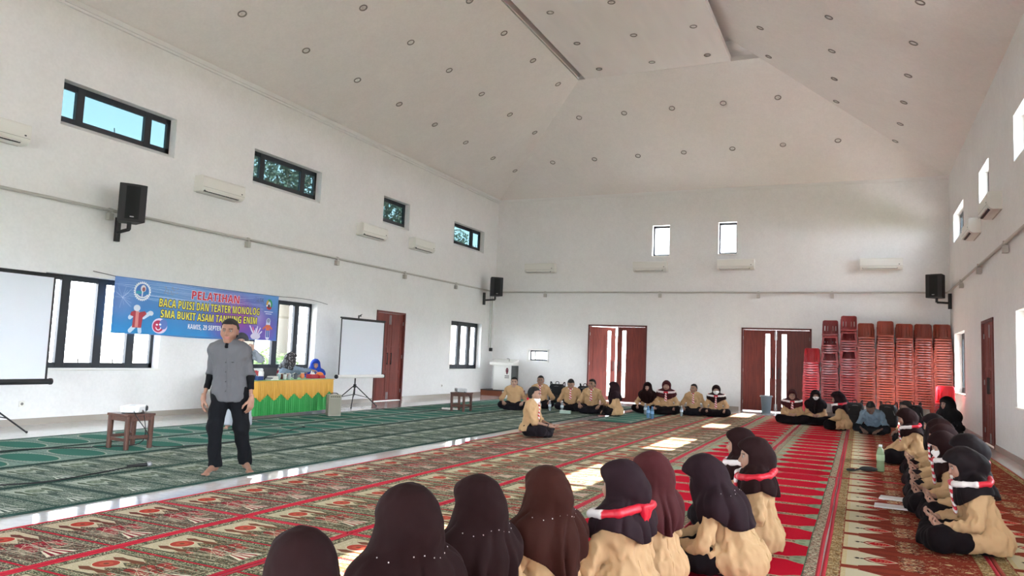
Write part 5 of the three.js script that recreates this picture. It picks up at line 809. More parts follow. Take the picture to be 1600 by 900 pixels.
  const hk = o.hand ?? 'relaxed', hands = o.hands ?? [hk, hk];
  [[J.ER, J.WR, 1, hands[0], o.palmR], [J.EL, J.WL, -1, hands[1], o.palmL]].forEach(([E, W, side, kind, palm]) => {
    if (kind === 'none') return;
    const dir = (side > 0 ? o.dirR : o.dirL) ?? sub(W, E), up = palm ?? [0, 1, 0.2], geo = strip(handGeo(kind, cHand).clone());   // palm: where the back of the hand faces
    const f = (o.thumbOut ? 1 : -1) * side; if (f < 0) { geo.scale(-1, 1, 1); flipWinding(geo); geo.computeVertexNormals(); }
    pieces.push(paint(geo, () => mix(skinC, [0.5, 0.3, 0.22], 0.12)).applyMatrix4(basisM(add(W, nrm(dir), 0.008), dir, up, male ? 1 : 0.92)));
  });
  const prep = (geo) => { geo.scale(s, s, s); return geo; };
  part('body', prep(mergeGeometries(pieces)), PM.skin, g);
  for (const e of [-1, 1]) if (!o.noEyes) { const m = part('eye', eyeGeo, PM.eye, g), v = V(0.031 * e, 0.008, 0.0725).applyMatrix4(headM).multiplyScalar(s); m.position.copy(v); m.quaternion.setFromRotationMatrix(hm); m.scale.setScalar(s * HS); }
  // --- clothes ---
  const hemY = o.hem ?? (stand ? 0.74 : o.chair ? 0.5 : male ? 0.09 : 0.03), fo = fold(id * 3.1, 11, o.fold ?? 0.021), sl = o.sleeve ?? (male ? 0.08 : 0.97), so = 0.02 + (o.loose ?? 0);
  const tor = torso(so), aR = arm(J.SR, J.ER, J.WR, so - 0.006, sl), aL = arm(J.SL, J.EL, J.WL, so - 0.006, sl), flare = stand ? blend([cap([0.05, 0.78, 0], [-0.05, 0.78, 0], 0.112 + so), cap([0.05, 0.9, 0], [-0.05, 0.9, 0], 0.1 + so)], 0.08) : blend([cap(add(J.P, [0.07, -0.01, -0.03]), add(J.P, [-0.07, -0.01, -0.03]), 0.118 + so), ...(male || o.chair ? [] : [cap(J.hR, add(J.hR, sub(J.KR, J.hR), 0.4), 0.13, 0.118), cap(J.hL, add(J.hL, sub(J.KL, J.hL), 0.4), 0.13, 0.118)])], 0.08);
  const cut = (W, E, t) => { const d = nrm(sub(W, E)), p = add(E, sub(W, E), t); return (x, y, z) => (x - p[0]) * d[0] + (y - p[1]) * d[1] + (z - p[2]) * d[2]; };
  const cR = cut(J.WR, J.ER, Math.max(sl, 0.02)), cL = cut(J.WL, J.EL, Math.max(sl, 0.02));
  const ak = stand ? 0.012 : 0.022, shirtF = (x, y, z) => { const n = fo(x, y, z); let d = smin(tor(x, y, z), flare(x, y, z), 0.06); d = smax(d, hemY - y + 0.012 * N3(x * 9 + id, 1, z * 9), 0.012); d = smin(d, smax(aR(x, y, z), cR(x, y, z), 0.008), ak); d = smin(d, smax(aL(x, y, z), cL(x, y, z), 0.008), ak); return d + n; };
  if (o.shirt !== null) { const e = ext([J.P, J.N, J.SR, J.SL, J.ER, J.EL, J.WR, J.WL, ...(stand ? [[0, 0.72, 0]] : [])], 0.2); const m = part('shirt', prep(mesh3(shirtF, [e[0][0], Math.max(e[0][1], 0.0), e[0][2]], e[1], cC, 0.05)), o.shirt ?? PM.khaki, g); 
    // seams, collar and cuffs sewn on the surface of the shirt
    const onSurf = (y, a, out = 0.001) => { const cx = J.C[0] + (y - J.C[1]) * u[0] / u[1], cz = J.C[2] + (y - J.C[1]) * u[2] / u[1]; for (let r = 0.34; r > 0.02; r -= 0.002) { const X = cx + r * Math.sin(a), Z = cz + r * Math.cos(a); if (shirtF(X, y, Z) < 0) return [cx + (r + out) * Math.sin(a), y, cz + (r + out) * Math.cos(a)]; } return [cx, y, cz]; };
    o.onSurf = onSurf;
    const cm = o.shirt ?? PM.khaki;
    if (near && !male && !o.robe && !o.chair) { for (const a of [Math.PI - 0.42, Math.PI + 0.42]) { const P = []; for (let i = 0; i < 9; i++) P.push(onSurf(0.1 + i * 0.028, a)); part('seam', tube(P, 0.0028, 24, 5).scale(s, s, s), cm, g); } }
    if (near) [[J.ER, J.WR], [J.EL, J.WL]].forEach(([E, W]) => { const d = nrm(sub(W, E)), c = sl > 0.5 ? add(W, d, -0.012) : add(E, d, lf * sl - 0.012), G = new THREE.TorusGeometry((sl > 0.5 ? 0.034 : 0.052) + (o.loose ?? 0), 0.0065, 7, 20).scale(1, 1, 2.2).applyMatrix4(basisM(c, d, [0, 1, 0.3])); part('cuff', prep(G), cm, g); });
    if (male) { const L = []; for (let i = 0; i < 14; i++) { const a = -2.9 + i * 5.8 / 13, f = Math.cos(a); L.push([J.N[0] + 0.066 * Math.sin(a), J.N[1] + 0.028 - 0.028 * f, J.N[2] + 0.064 * f + 0.004]); } part('collar', prep(mesh3(blend(L.slice(0, -1).map((p, i) => cap(p, L[i + 1], 0.013)), 0.008), ...ext(L, 0.03), near ? 0.007 : 0.009, 0.02)), cm, g); }
    const patch = (name, y0, y1, a0, a1, mt, th = 0.003) => { const P = [], I = [], n = 6; for (let j = 0; j <= n; j++) for (let i = 0; i <= n; i++) { const e2 = i === 0 || j === 0 || i === n || j === n ? 0 : th; P.push(...onSurf(y0 + (y1 - y0) * j / n, a0 + (a1 - a0) * i / n, e2 + 0.0005)); } for (let j = 0; j < n; j++) for (let i = 0; i < n; i++) { const q2 = j * (n + 1) + i; I.push(q2, q2 + 1, q2 + n + 1, q2 + 1, q2 + n + 2, q2 + n + 1); } const G = new THREE.BufferGeometry(); G.setAttribute('position', new THREE.Float32BufferAttribute(P, 3)); G.setIndex(I); G.computeVertexNormals(); part(name, prep(G), mt, g); };
    o.patch = patch;
    if (male && !stand && o.scarf) { patch('pocket', J.C[1] - 0.03, J.C[1] + 0.07, 0.35, 0.85, cm, 0.005); patch('pocket', J.C[1] - 0.03, J.C[1] + 0.07, -0.85, -0.35, cm, 0.005); }
    if (o.shirtLabel) m.userData.label = o.shirtLabel; }
  if (o.under) { // dark undershirt sleeves below short sleeves
    const U = (x, y, z) => Math.min(smax(aR(x, y, z) + 0.006 + 0.4 * fo(x, y, z), cR(x, y, z) - (o.under - sl) * lf, 0.006), smax(aL(x, y, z) + 0.006 + 0.4 * fo(x, y, z), cL(x, y, z) - (o.under - sl) * lf, 0.006)), uR = arm(J.SR, J.ER, J.WR, so - 0.016, o.under), uL = arm(J.SL, J.EL, J.WL, so - 0.016, o.under), c2R = cut(J.WR, J.ER, o.under), c2L = cut(J.WL, J.EL, o.under);
    const e = ext([J.SR, J.SL, J.ER, J.EL, J.WR, J.WL], 0.09); part('undershirt', prep(mesh3((x, y, z) => Math.min(smax(uR(x, y, z) + 0.5 * fo(x, y, z), c2R(x, y, z), 0.006), smax(uL(x, y, z) + 0.5 * fo(x, y, z), c2L(x, y, z), 0.006), cap(add(J.N, u, -0.03), add(J.N, u, 0.03), 0.064)(x, y, z)), e[0], e[1], cC, 0.03)), PM.innerBlack, g);
  }
  if (o.lower !== null) {
    const lg = legs(0.016 + (o.baggy ?? (male ? 0.006 : 0.01)), male ? 0.05 : 0.09), fo2 = fold(id * 5.3 + 2, 8, 0.014), pel = cap(add(J.P, [0.06, stand ? -0.04 : 0, 0]), add(J.P, [-0.06, stand ? -0.04 : 0, 0]), stand ? 0.092 : 0.115), lap = stand || o.chair ? null : blend([cap([-0.16, 0.09, 0.2], [0.16, 0.09, 0.2], male ? 0.05 : 0.066), cap([0, 0.09, 0.05], [0, 0.07, 0.26], 0.075)], 0.08), footR = stand ? null : blend([cap(J.AR, J.TR, 0.055, 0.045), cap(J.AL, J.TL, 0.055, 0.045)], 0.05);
    const cuff = stand ? 0.07 : -0.02, robe = o.robe ? blend([cap([0.05, 0.85, 0], [0.07, 0.1, 0], 0.13, 0.2), cap([-0.05, 0.85, 0], [-0.07, 0.1, 0], 0.13, 0.2)], 0.1) : null;
    const F = (x, y, z) => { let d = smin(lg(x, y, z), pel(x, y, z), 0.06); if (lap) d = smin(d, lap(x, y, z), male ? 0.06 : 0.1); if (footR) d = smin(d, footR(x, y, z), 0.05); if (robe) d = smin(d, robe(x, y, z) + 0.02 * Math.sin(Math.atan2(x, z) * 9) * Math.max(0, 0.9 - y), 0.05); d += fo2(x, y, z); return smax(d, Math.max(cuff - y, (stand || o.chair) ? -9 : 0.004 - y), 0.01); };
    const e = ext([J.P, J.hR, J.hL, J.KR, J.KL, J.AR, J.AL, J.TR, J.TL], o.robe ? 0.26 : 0.16); part(male ? 'trousers' : 'skirt', prep(mesh3(F, [e[0][0], -0.012, e[0][2]], [e[1][0], stand ? 1.02 : e[1][1], e[1][2]], cC * 1.1, 0.06)), o.lower ?? PM.skirt, g);
  }
  // --- hair or headscarf ---
  if (male) { const m = part('hair', prep(hairGeo(cH).clone().applyMatrix4(headM)), PM.hair, g); if (o.hairLabel) m.userData.label = o.hairLabel; }
  else if (o.hijab !== null) {
    const h = o.hijabShape ?? {}, front = h.front ?? 0.25, back = h.back ?? 0.26, puff = (h.puff ?? 0.022) + 0.012, hk2 = h.k ?? 9, droop = h.bun ?? 0.03;
    const tuck = h.tuck ?? !!o.scarf, hood = toHead((x, y, z) => { let d = blend([elp([0, 0.028, -0.012], [0.078 + puff, 0.094 + puff, 0.098 + puff]), elp([0, tuck ? -0.05 : -0.06, 0.0], tuck ? [0.058 + puff * 0.7, 0.072, 0.066 + puff * 0.7] : [0.068 + puff, 0.085, 0.078 + puff]), elp([0, 0.01 - 0.03, -0.075], [0.055 + puff, 0.065 + puff, 0.03 + droop + puff])], 0.04)(x, y, z); const hole = elp([0, -0.018, 0.115], [0.052, 0.078, 0.062])(x, y, z); d = smin(d, smax(smin(elp([0, 0.088, 0.055], [0.07, 0.02 + (h.visor ?? 0.006), 0.04 + (h.visor ?? 0.006)])(x, y, z), 9, 0.01), -0.05 - y, 0.01), 0.03); d += 0.004 * N3(x * 26 + id, y * 20, z * 26); d = smax(d, z - 0.047 - 1.25 * Math.max(0, y - 0.025) - 0.5 * Math.max(0, -0.1 - y), 0.012); return smax(d, -hole, 0.014); });
    const cone = tuck ? cap(add(J.N, u, 0.05), add(J.C, u, 0.06), 0.066, 0.13) : cap(add(J.H, [0, -0.05, -0.01]), add(J.C, u, 0.05), 0.088 + puff * 0.5, 0.138), tt = torso(so + 0.024), hemRef = J.P, amp = h.amp ?? 0.012;
    const drape = (x, y, z) => { const px = x - hemRef[0], py = y - hemRef[1], pz = z - hemRef[2], hgt = px * u[0] + py * u[1] + pz * u[2], a = Math.atan2(x - J.N[0], z - J.N[2] + 0.02), w = Math.cos(a); let d = smin(cone(x, y, z), tt(x, y, z), tuck ? 0.05 : 0.075); const sd = h.side ?? (tuck ? 0.375 : 0.34), lev = (w > 0 ? front * w + sd * (1 - w) : back * -w + sd * (1 + w)) + 0.018 * Math.sin(a * 3 + id), r = Math.min(1, Math.max(0, (0.52 - hgt) * 3.5)); d += amp * (1 - 2 * Math.abs(Math.sin(a * hk2 * 0.5 + id * 1.7 + 2.6 * N3(Math.sin(a) * 1.7 + id, hgt * 3, Math.cos(a) * 1.7)))) * (0.25 + r * 1.1) - 0.006 * r + 0.007 * N3(x * 14 + id, y * 7, z * 14); return smax(d, lev - hgt, 0.006); };
    const e = ext([J.H, J.N, J.SR, J.SL, J.C, add(J.P, u, 0.12)], 0.21), F = (x, y, z) => smin(hood(x, y, z), drape(x, y, z), tuck ? 0.03 : 0.055);
    o.clothF = F; const hole2 = toHead(elp([0, -0.018, 0.13], [0.049, 0.074, 0.075]));
    part('headscarf', prep(mesh3((x, y, z) => smax(F(x, y, z), -hole2(x, y, z), 0.01), e[0], e[1], near === 2 ? 0.0075 : cC, 0.06)), o.hijab ?? PM.hijab, g);
    if (h.beads) { const bl = []; for (let i = 0; i < 9; i++) { const a = Math.PI * (0.55 + 0.1 * i) + 0.1, yy = J.N[1] + 0.045 - 0.012 * Math.sin(i * 1.3); for (let r = 0.28; r > 0.03; r -= 0.004) { const x = J.N[0] + r * Math.sin(a), z = J.N[2] + r * Math.cos(a) - 0.02; if (F(x, yy, z) < 0.001) { bl.push(new THREE.SphereGeometry(0.0032, 6, 5).translate(x, yy, z)); break; } } } if (bl.length) part('bead_trim', merge(bl).scale(s, s, s), PM.bead, g).userData.kind = 'stuff'; }
  }
  if (o.mask) { part('face_mask', prep(maskGeo(cH).clone().applyMatrix4(headM)), PM.mask, g); if (!male || near) part('mask_strap', prep(merge([-1, 1].map((e) => tube([[0.06 * e, -0.01, 0.06], [0.1 * e, 0.02, -0.005], [0.09 * e, 0.01, -0.06]], 0.003, 12, 5))).applyMatrix4(headM)), PM.mask, g); }
  // --- scout neckerchief: white and red roll round the neck, striped tie in front ---
  if (o.scarf) {
    const yo = male ? 0.03 : 0.012, pts = []; for (let i = 0; i <= 16; i++) { const a = (i % 16) / 16 * 6.283, f = Math.cos(a), y = J.N[1] + yo - (male ? 0.03 : 0.03) * f; let r = 0.09; if (o.clothF) { for (r = 0.24; r > 0.05; r -= 0.004) if (o.clothF(J.N[0] + r * Math.sin(a), y, J.N[2] + r * f) < 0) break; r += 0.006; } else r = 0.074 + 0.016 * Math.max(0, f); pts.push([J.N[0] + r * Math.sin(a), y, J.N[2] + r * f]); }
    const ring = pts.slice(0, -1).map((p, i) => cap(p, pts[i + 1], male ? 0.017 : 0.025)), ringF = blend(ring, 0.01), e = ext(pts, 0.05);
    const W0 = lin(0xe4dedb), R0 = lin(0xc3122a), rg = mesh3((x, y, z) => ringF(x, y, z) + 0.003 * N3(x * 40, y * 40, z * 40), e[0], e[1], near ? 0.008 : 0.01, 0.02);
    const geos = [paint(rg, (x, y, z) => { const a = Math.atan2(x - J.N[0], z - J.N[2]); return Math.abs(Math.sin(a * 0.5 + (o.scarfTurn ?? 0))) > 0.72 || Math.abs(a) < 0.35 ? R0 : W0; })];
    const top = add([pts[0][0], pts[0][1], pts[0][2]], [0, -0.01, 0.015]), L = o.scarf, d0 = nrm([0, -Math.cos(lean) - 0.05, -Math.sin(lean) + 0.1]), end = add(top, d0, L);
    if (L > 0.02) { const tie = mesh3((x, y, z) => { const t = Math.max(0, Math.min(1, dot(sub([x, y, z], top), d0) / L)), c = add(top, d0, L * t), w = 0.016 + 0.022 * t, dx = (x - c[0]) / w, dz = (z - c[2]) / 0.016, dy = (y - c[1]) / 0.02; return (Math.sqrt(dx * dx + dz * dz + dy * dy) - 1) * 0.014 + 0.002 * Math.sin(t * 40); }, ext([top, end], 0.05)[0], ext([top, end], 0.05)[1], near ? 0.0075 : 0.009, 0.03); geos.push(paint(tie, (x, y, z) => (Math.sin((y - top[1]) * 105 + (x - top[0]) * 60) > 0 ? R0 : W0))); }
    if (o.backFlap) { const b = pts[8], tri = mesh3((x, y, z) => { const p = sub([x, y, z], b), t = Math.max(0, Math.min(1, -p[1] / 0.1)); return Math.max(Math.abs(p[0]) - 0.06 * (1 - t * 0.7), Math.abs(p[2] + 0.012 - 0.02 * t) - 0.016, p[1] - 0.02, -p[1] - 0.1) + 0.004 * N3(x * 30, y * 30, 1); }, ext([b], 0.14)[0], ext([b], 0.14)[1], 0.009, 0.02); geos.push(paint(tri, () => R0)); }
    part('neckerchief', prep(mergeGeometries(geos)), PM.scarf, g);
  }
  if (o.extra) o.extra(g, J, s, o);
  return g;
}
// ---------- the people ----------
const TO = (x, z, tx, tz) => Math.atan2(tx - x, tz - z);   // turn that makes +z face the target
const MAN = [-6.1, -6.15];
const watch = (x, z, d = 0) => TO(x, z, MAN[0], MAN[1]) + d;
// standing instructor
person({ id: 1, side: -0.08, at: [-6.15, -6.155], y: 0.02, face: 0.42, male: true, stand: true, near: 2, size: 1.005, lean: 0.02, label: 'man in a grey short-sleeved shirt and black trousers standing barefoot on green rugs', shirt: cloth(0x59595c), lower: cloth(0x0c0d11), hem: 0.74, sleeve: 0.02, under: 0.62, fold: 0.01, loose: -0.004, baggy: 0.002, skin: [0.27, 0.135, 0.088], headPitch: 0.06, headYaw: 0.1,
  wr: [0.25, 0.79, 0.04], wl: [-0.25, 0.785, 0.07], hintR: [0.12, 0, -1], hintL: [-0.12, 0, -1], dirR: [0.0, -1, 0.12], dirL: [0.02, -1, 0.15], palmR: [0.9, 0, 0.45], palmL: [-0.9, 0, 0.45], hands: ['relaxed', 'relaxed'], feet: [[0.165, 0, -0.16, 0.7], [-0.065, 0, 0.1, -0.12]],
  extra: (g, J, s, o_) => { const B = mat(0x2c2c2e, 0.5); for (const y of [0.86, 0.96, 1.06, 1.16]) { const p = o_.onSurf(y, 0.02, 0.002); part('button', new THREE.SphereGeometry(0.007, 8, 6).translate(p[0] * s, p[1] * s, p[2] * s), B, g); } o_.patch('pocket', 1.06, 1.18, 0.3, 0.85, o_.shirt, 0.005); const L = []; for (let i = 0; i <= 12; i++) L.push(o_.onSurf(0.78 + i * 0.036, 0.1, 0.0)); part('placket', tube(L, 0.0035, 30, 5).scale(s, s, s), o_.shirt, g); o_.patch('neck_opening', J.N[1] - 0.06, J.N[1] + 0.005, -0.1, 0.24, PM.innerBlack, 0.004); part('pocket_badge', new THREE.SphereGeometry(0.012, 10, 6).scale(1.6, 0.5, 0.4).translate(...o_.onSurf(1.165, 0.55, 0.006).map((v) => v * s)), B, g); } });
// woman taking a photograph behind him
person({ id: 2, at: [-9.22, -9.4], y: 0.02, face: 0.75, stand: true, robe: true, near: 1, size: 0.945, label: 'woman half hidden behind the standing man, holding up a phone', shirt: cloth(0x8f949c), lower: cloth(0xa4a8ae), hijab: cloth(0x45464c), hem: 0.72, wr: [0.2, 1.36, 0.3], wl: [0.02, 1.3, 0.3], dirR: [-0.3, 1, 0.25], dirL: [0.2, 1, 0.2], palmR: [0.5, 0, -0.9], palmL: [-0.3, 0, -0.9], hands: ['grip', 'grip'], skin: [0.42, 0.26, 0.19],
  extra: (g, J, s) => { const p = part('phone', rbx(-0.08, -0.04, -0.006, 0.08, 0.04, 0.006, 0.008), mat(0xd8d4c4, 0.35), g); p.position.set(0.12 * s, 1.46 * s, 0.32 * s); } });
// two women seated behind the draped table
person({ id: 3, at: [-11.36, -12.85], y: 0.06, face: Math.PI / 2 + 1.0, chair: true, near: 1, size: 0.97, headScale: 0.98, lean: 0.32, headPitch: 0.25, label: 'woman in a black spotted headscarf and grey top reaching across the table', shirt: cloth(0x7f8f9e), lower: cloth(0x4a525c), hijab: new THREE.MeshPhysicalMaterial({ vertexColors: true, roughness: 0.75 }), hijabShape: { front: 0.37, back: 0.3 }, hem: 0.5, wr: [0.2, 0.78, 0.46], wl: [-0.3, 0.84, 0.62], hands: ['relaxed', 'relaxed'], skin: [0.42, 0.25, 0.18] });
{ const sc = scene.children[scene.children.length - 1].getObjectByName('headscarf'); paint(sc.geometry, (x, y, z) => (N3(x * 38, y * 38, z * 38) > 0.33 ? [0.3, 0.3, 0.31] : [0.018, 0.018, 0.02])); }
person({ id: 4, at: [-11.4, -13.95], y: -0.06, face: Math.PI / 2 - 0.75, chair: true, near: 1, size: 0.92, lean: 0.15, label: 'woman in a bright blue headscarf seated at the far end of the table', shirt: cloth(0x2a4fa6), lower: cloth(0x5a6a8c), hijab: cloth(0x1e3f9c, 0.7, 0.4), hijabShape: { front: 0.16, back: 0.2, puff: 0.026 }, hem: 0.5, wr: [0.12, 0.8, 0.36], wl: [-0.14, 0.8, 0.36], skin: [0.4, 0.22, 0.16] });
// --- near group, seen from behind ---
const uni = (o) => person({ near: 2, knee: 0.2, kneeZ: 0.32, shirt: PM.khaki, skin: [0.33, 0.18, 0.12], ...o });
uni({ id: 11, size: 0.94, at: [-1.55, -1.9], face: watch(-1.55, -1.9, 0.1), hijab: PM.hijab, hijabShape: { puff: 0.02, back: 0.2 }, label: 'girl in a dark brown headscarf cut off at the bottom edge, nearest the camera' });
uni({ id: 12, size: 0.96, at: [-1.61, -2.6], face: watch(-1.66, -2.68, 0.15), hijab: PM.hijab, hijabShape: { puff: 0.036, back: 0.14, front: 0.2, beads: true }, headYaw: 0.1, label: 'girl in a dark brown beaded headscarf, second from the left in the front group' });
uni({ id: 13, size: 0.945, at: [-1.575, -3.15], face: watch(-1.53, -3.06, 0.25), hijab: PM.hijab, hijabShape: { puff: 0.018, back: 0.15, front: 0.2, beads: true }, headYaw: 0.15, label: 'girl in a dark brown headscarf, third from the left, right of the tallest dark one' });
uni({ id: 14, size: 0.95, at: [-1.43, -3.63], face: watch(-1.4, -3.55, 0.1), hijab: PM.hijabWarm, hijabShape: { puff: 0.016, back: 0.17, bun: 0.045, beads: true, amp: 0.014 }, label: 'girl in a warm brown headscarf with long back folds over a khaki shirt' });
uni({ id: 15, size: 0.955, at: [-1.165, -4.08], face: watch(-1.2, -4.2, 0.15), hijab: PM.hijabGrey, hijabShape: { puff: 0.02, back: 0.3, front: 0.3, bun: 0.045 }, scarf: 0.2, backFlap: true, headYaw: 0.1, wr: [0.16, 0.24, 0.3], label: 'girl in a grey-brown headscarf with a shiny red kerchief at her nape' });
uni({ id: 16, at: [-1.155, -4.69], face: watch(-1.1, -4.46, 0.05), hijab: PM.hijabPlum, hijabShape: { puff: 0.022, back: 0.22, amp: 0.014 }, size: 0.935, label: 'girl in a plain plum brown headscarf right behind the red-kerchief girl' });
uni({ id: 17, knee: 0.14, kneeZ: 0.36, at: [-0.72, -5.22], face: -1.5, lean: 0.4, hunch: 0.6, headPitch: 0.4, hijab: PM.hijabGrey, hijabShape: { puff: 0.024, back: 0.16, front: 0.22, beads: true, amp: 0.014, visor: 0.014 }, wr: [0.14, 0.16, 0.42], wl: [-0.05, 0.2, 0.44], hand: 'cup', size: 0.95, label: 'girl bending forward over her lap in a beaded grey-brown headscarf' });
uni({ id: 18, size: 0.96, at: [-0.7, -6.0], face: -1.35, hijab: PM.hijab, hijabShape: { puff: 0.024, back: 0.27, front: 0.26 }, scarf: 0.2, scarfTurn: 0.6, headYaw: 0.1, label: 'girl in a dark headscarf with white and red kerchief behind the bending girl' });
uni({ id: 19, size: 0.97, at: [-0.9, -6.72], face: -1.45, hijab: PM.hijab, hijabShape: { puff: 0.02, back: 0.24 }, scarf: 0.2, headYaw: -0.15, near: 1, label: 'girl in profile farthest back in the front group, face seen from the side' });
// --- right-hand row, praying with open hands ---
const row = (o) => person({ near: 1, knee: 0.2, kneeZ: 0.33, face: -Math.PI / 2, hand: 'cup', thumbOut: true, wr: [0.17, 0.2, 0.3], wl: [-0.15, 0.22, 0.3], palmR: [0, -1, 0.15], palmL: [0, -1, 0.15], dirR: [-0.1, 0.25, 1], dirL: [0.1, 0.25, 1], shirt: PM.khaki, lean: 0.14, headPitch: 0.22, hijab: PM.hijabBlack, skin: [0.36, 0.19, 0.13], ...o });
row({ id: 21, size: 0.95, at: [0.86, -6.9], near: 2, face: -1.5, lean: 0.26, headPitch: 0.32, scarf: 0.22, hijabShape: { puff: 0.024, back: 0.3, front: 0.3, bun: 0.05, visor: 0.012 }, label: 'girl with a white and red kerchief, nearest the camera in the right-hand row' });
row({ id: 22, size: 0.95, at: [0.92, -8.0], scarf: 0.2, hijab: PM.hijabBlack, hijabShape: { puff: 0.032, back: 0.18, bun: 0.05 }, lean: 0.1, label: 'girl in a wide black headscarf, second from the camera in the right-hand row' });
row({ id: 23, size: 0.95, at: [0.84, -8.5], mask: true, scarf: 0.22, hijab: PM.hijab, hijabShape: { puff: 0.02, back: 0.27 }, lean: 0.2, headPitch: 0.4, label: 'girl with a white face mask and straps in the right-hand row' });
row({ id: 24, size: 0.96, at: [0.88, -9.35], hijab: PM.hijab, lean: 0.16, label: 'girl in a dark brown headscarf just behind the masked girl in the right-hand row' });
row({ id: 25, size: 0.97, at: [0.92, -10.3], hijab: PM.hijab, scarf: 0.2, label: 'girl in the middle of the right-hand row, mostly hidden by those before her' });
row({ id: 26, size: 0.97, at: [0.94, -11.4], hijab: PM.hijabBlack, label: 'girl second from the far end of the right-hand row, mostly hidden' });
row({ id: 27, size: 0.98, at: [0.74, -12.7], hijab: PM.hijab, scarf: 0.22, hijabShape: { back: 0.28, puff: 0.02 }, wr: [0.16, 0.14, 0.38], wl: [-0.12, 0.15, 0.4], lean: 0.22, headPitch: 0.35, label: 'girl looking down at the far end of the right-hand row, red kerchief knot at neck' });
person({ id: 28, at: [0.95, -16.3], face: -1.3, male: true, near: 0, lean: 0.3, headPitch: 0.3, shirt: cloth(0x18181a), sleeve: 0.9, skin: [0.2, 0.11, 0.075], label: 'dark-haired man in black sitting behind the far end of the right-hand row' });
person({ id: 29, at: [1.62, -17.4], face: -0.9, near: 0, size: 1.05, lean: 0.15, hijab: cloth(0x141214), shirt: cloth(0x141214), lower: cloth(0x141214), hijabShape: { back: 0.06, front: 0.12, puff: 0.026 }, skin: [0.3, 0.17, 0.12], label: 'woman wrapped in black sitting before the small bright red chair stack' });
person({ id: 30, at: [0.27, -18.1], face: -0.2, male: true, near: 1, size: 0.98, lean: 0.62, headPitch: 0.75, shirt: cloth(0x6f8290), sleeve: 0.12, lower: cloth(0x16181c), wr: [0.16, 0.1, 0.4], wl: [-0.14, 0.1, 0.42], skin: [0.2, 0.11, 0.08], label: 'man in a blue-grey short-sleeved shirt bowing his head before the chair stacks' });
// --- three girls left of the chairs ---
const far = (o) => person({ near: 0, face: 0.12, shirt: PM.khaki, hand: 'relaxed', skin: [0.36, 0.2, 0.14], ...o });
far({ id: 31, at: [-1.5, -19.6], scarf: 0.16, hijab: PM.hijabPlum, hijabShape: { back: 0.27, front: 0.27 }, wr: [0.08, 0.24, 0.26], wl: [-0.06, 0.24, 0.26], size: 0.96, lean: 0.16, label: 'girl with a pale kerchief sitting left of the black-scarfed girl near the chairs' });
far({ id: 32, at: [-0.98, -19.75], mask: true, hijab: PM.hijabBlack, hijabShape: { front: 0.16, back: 0.2, puff: 0.026 }, size: 0.97, wr: [0.06, 0.24, 0.26], wl: [-0.06, 0.24, 0.26], lean: 0.14, label: 'girl in a long black headscarf and white mask before the chair stacks' });
far({ id: 33, at: [-0.36, -18.55], face: -1.7, near: 1, hijab: PM.hijabGrey, scarf: 0.1, hijabShape: { back: 0.24, puff: 0.03 }, lean: 0.2, headPitch: 0.2, size: 1.0, label: 'girl in profile facing left, kerchief on her back, right of the masked girl' });
// --- boys and girls along the back ---
const boy = (o) => person({ near: 0, male: true, face: 0.3, shirt: PM.khaki, lower: cloth(0x17141a), sleeve: 0.25, skin: [0.3, 0.165, 0.11], scarf: 0.24, ...o });
boy({ id: 41, at: [-8.0, -17.6], face: 0.35, scarf: 0, skin: [0.42, 0.26, 0.19], size: 0.98, label: 'boy without kerchief at the left end of the back row, half hidden' });
boy({ id: 42, at: [-7.75, -18.75], face: 0.3, size: 1.03, wr: [0.28, 0.2, 0.22], wl: [-0.28, 0.2, 0.22], label: 'tall boy with a red kerchief, second from the left in the back row' });
boy({ id: 43, at: [-6.8, -18.55], face: 0.2, headPitch: 0.5, lean: 0.16, wl: [-0.2, 0.2, 0.26], label: 'boy looking down at his striped kerchief, third in the back row' });
boy({ id: 44, at: [-6.15, -18.3], face: 0.1, headYaw: -0.3, size: 1.02, near: 1, label: 'boy in front of the open door, head turned left, red and white tie' });
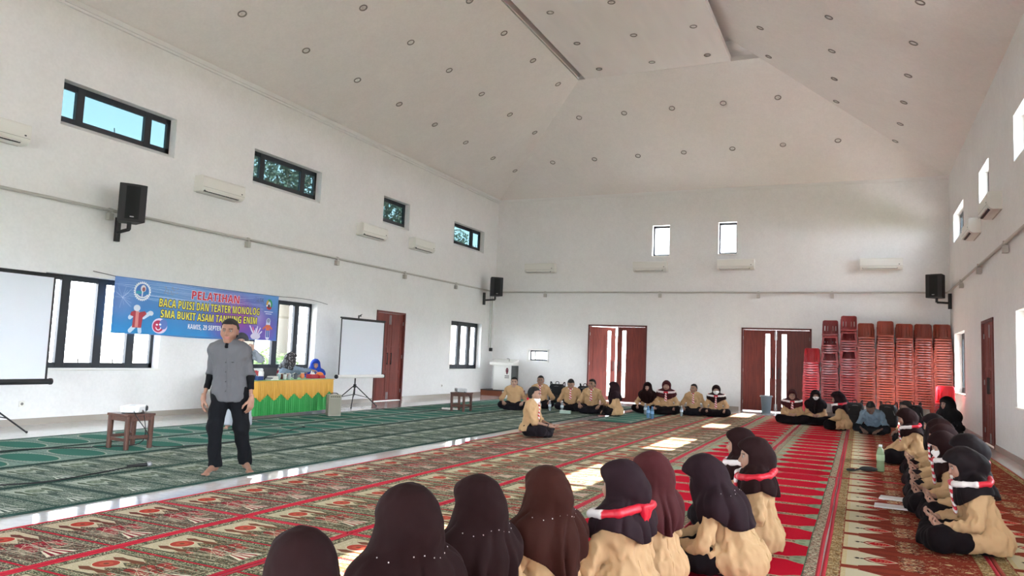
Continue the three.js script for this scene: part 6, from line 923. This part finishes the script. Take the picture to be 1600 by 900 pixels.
person({ id: 45, at: [-5.42, -17.95], face: -1.2, near: 1, shirt: PM.khaki, hijab: PM.hijabGrey, hijabShape: { front: 0.12, back: 0.25, puff: 0.02 }, scarf: 0, wr: [0.2, 0.15, 0.28], skin: [0.36, 0.22, 0.16], size: 0.97, lean: 0.16, label: 'girl turned left against the bright door opening, long grey headscarf' });
far({ id: 46, at: [-5.1, -19.75], hijab: PM.hijab, hijabShape: { front: 0.14, back: 0.2, puff: 0.026 }, size: 0.94, label: 'girl in a long dark brown headscarf in front of the dark door leaf' });
far({ id: 47, at: [-4.62, -19.85], hijab: PM.hijabPlum, hijabShape: { front: 0.27, back: 0.27 }, scarf: 0.2, size: 1.02, label: 'girl with crossed kerchief ends right of the door, second in the back row' });
boy({ id: 48, at: [-3.98, -20.2], face: 0.1, headYaw: -0.4, size: 0.97, label: 'boy with striped kerchief sitting between two girls against the white wall' });
far({ id: 49, at: [-3.4, -20.2], hijab: PM.hijab, mask: true, scarf: 0.3, hijabShape: { front: 0.26, back: 0.26 }, size: 0.95, label: 'girl with a white mask and long striped kerchief at the right end' });
// --- the boy alone in the middle ---
person({ id: 50, at: [-5.12, -12.05], face: 1.72, male: true, near: 2, size: 1.01, shirt: PM.khaki, lower: cloth(0x1a1318), sleeve: 0.2, scarf: 0.26, backFlap: true, skin: [0.34, 0.19, 0.125], hairLabel: 'short black hair', wr: [0.22, 0.18, 0.3], wl: [-0.16, 0.2, 0.34], palmR: [0, -1, 0.15], palmL: [0, -1, 0.15], hand: 'cup', thumbOut: true, label: 'boy in khaki shirt and red kerchief sitting alone cross-legged on the red rug', headPitch: 0.02,
  extra: (g, J, s) => { part('mask_under_chin', maskGeo(0.0045).clone().translate(0, -0.05, -0.012).applyMatrix4(new THREE.Matrix4().makeTranslation(...J.H)).scale(s, s, s), PM.mask, g); part('wristwatch', new THREE.TorusGeometry(0.03, 0.008, 8, 18).applyMatrix4(basisM(add(J.WL, nrm(sub(J.EL, J.WL)), 0.02), sub(J.WL, J.EL), [0, 1, 0])).scale(s, s, s), M.black, g); } });
shade(scene);
renderer.render(scene, camera);
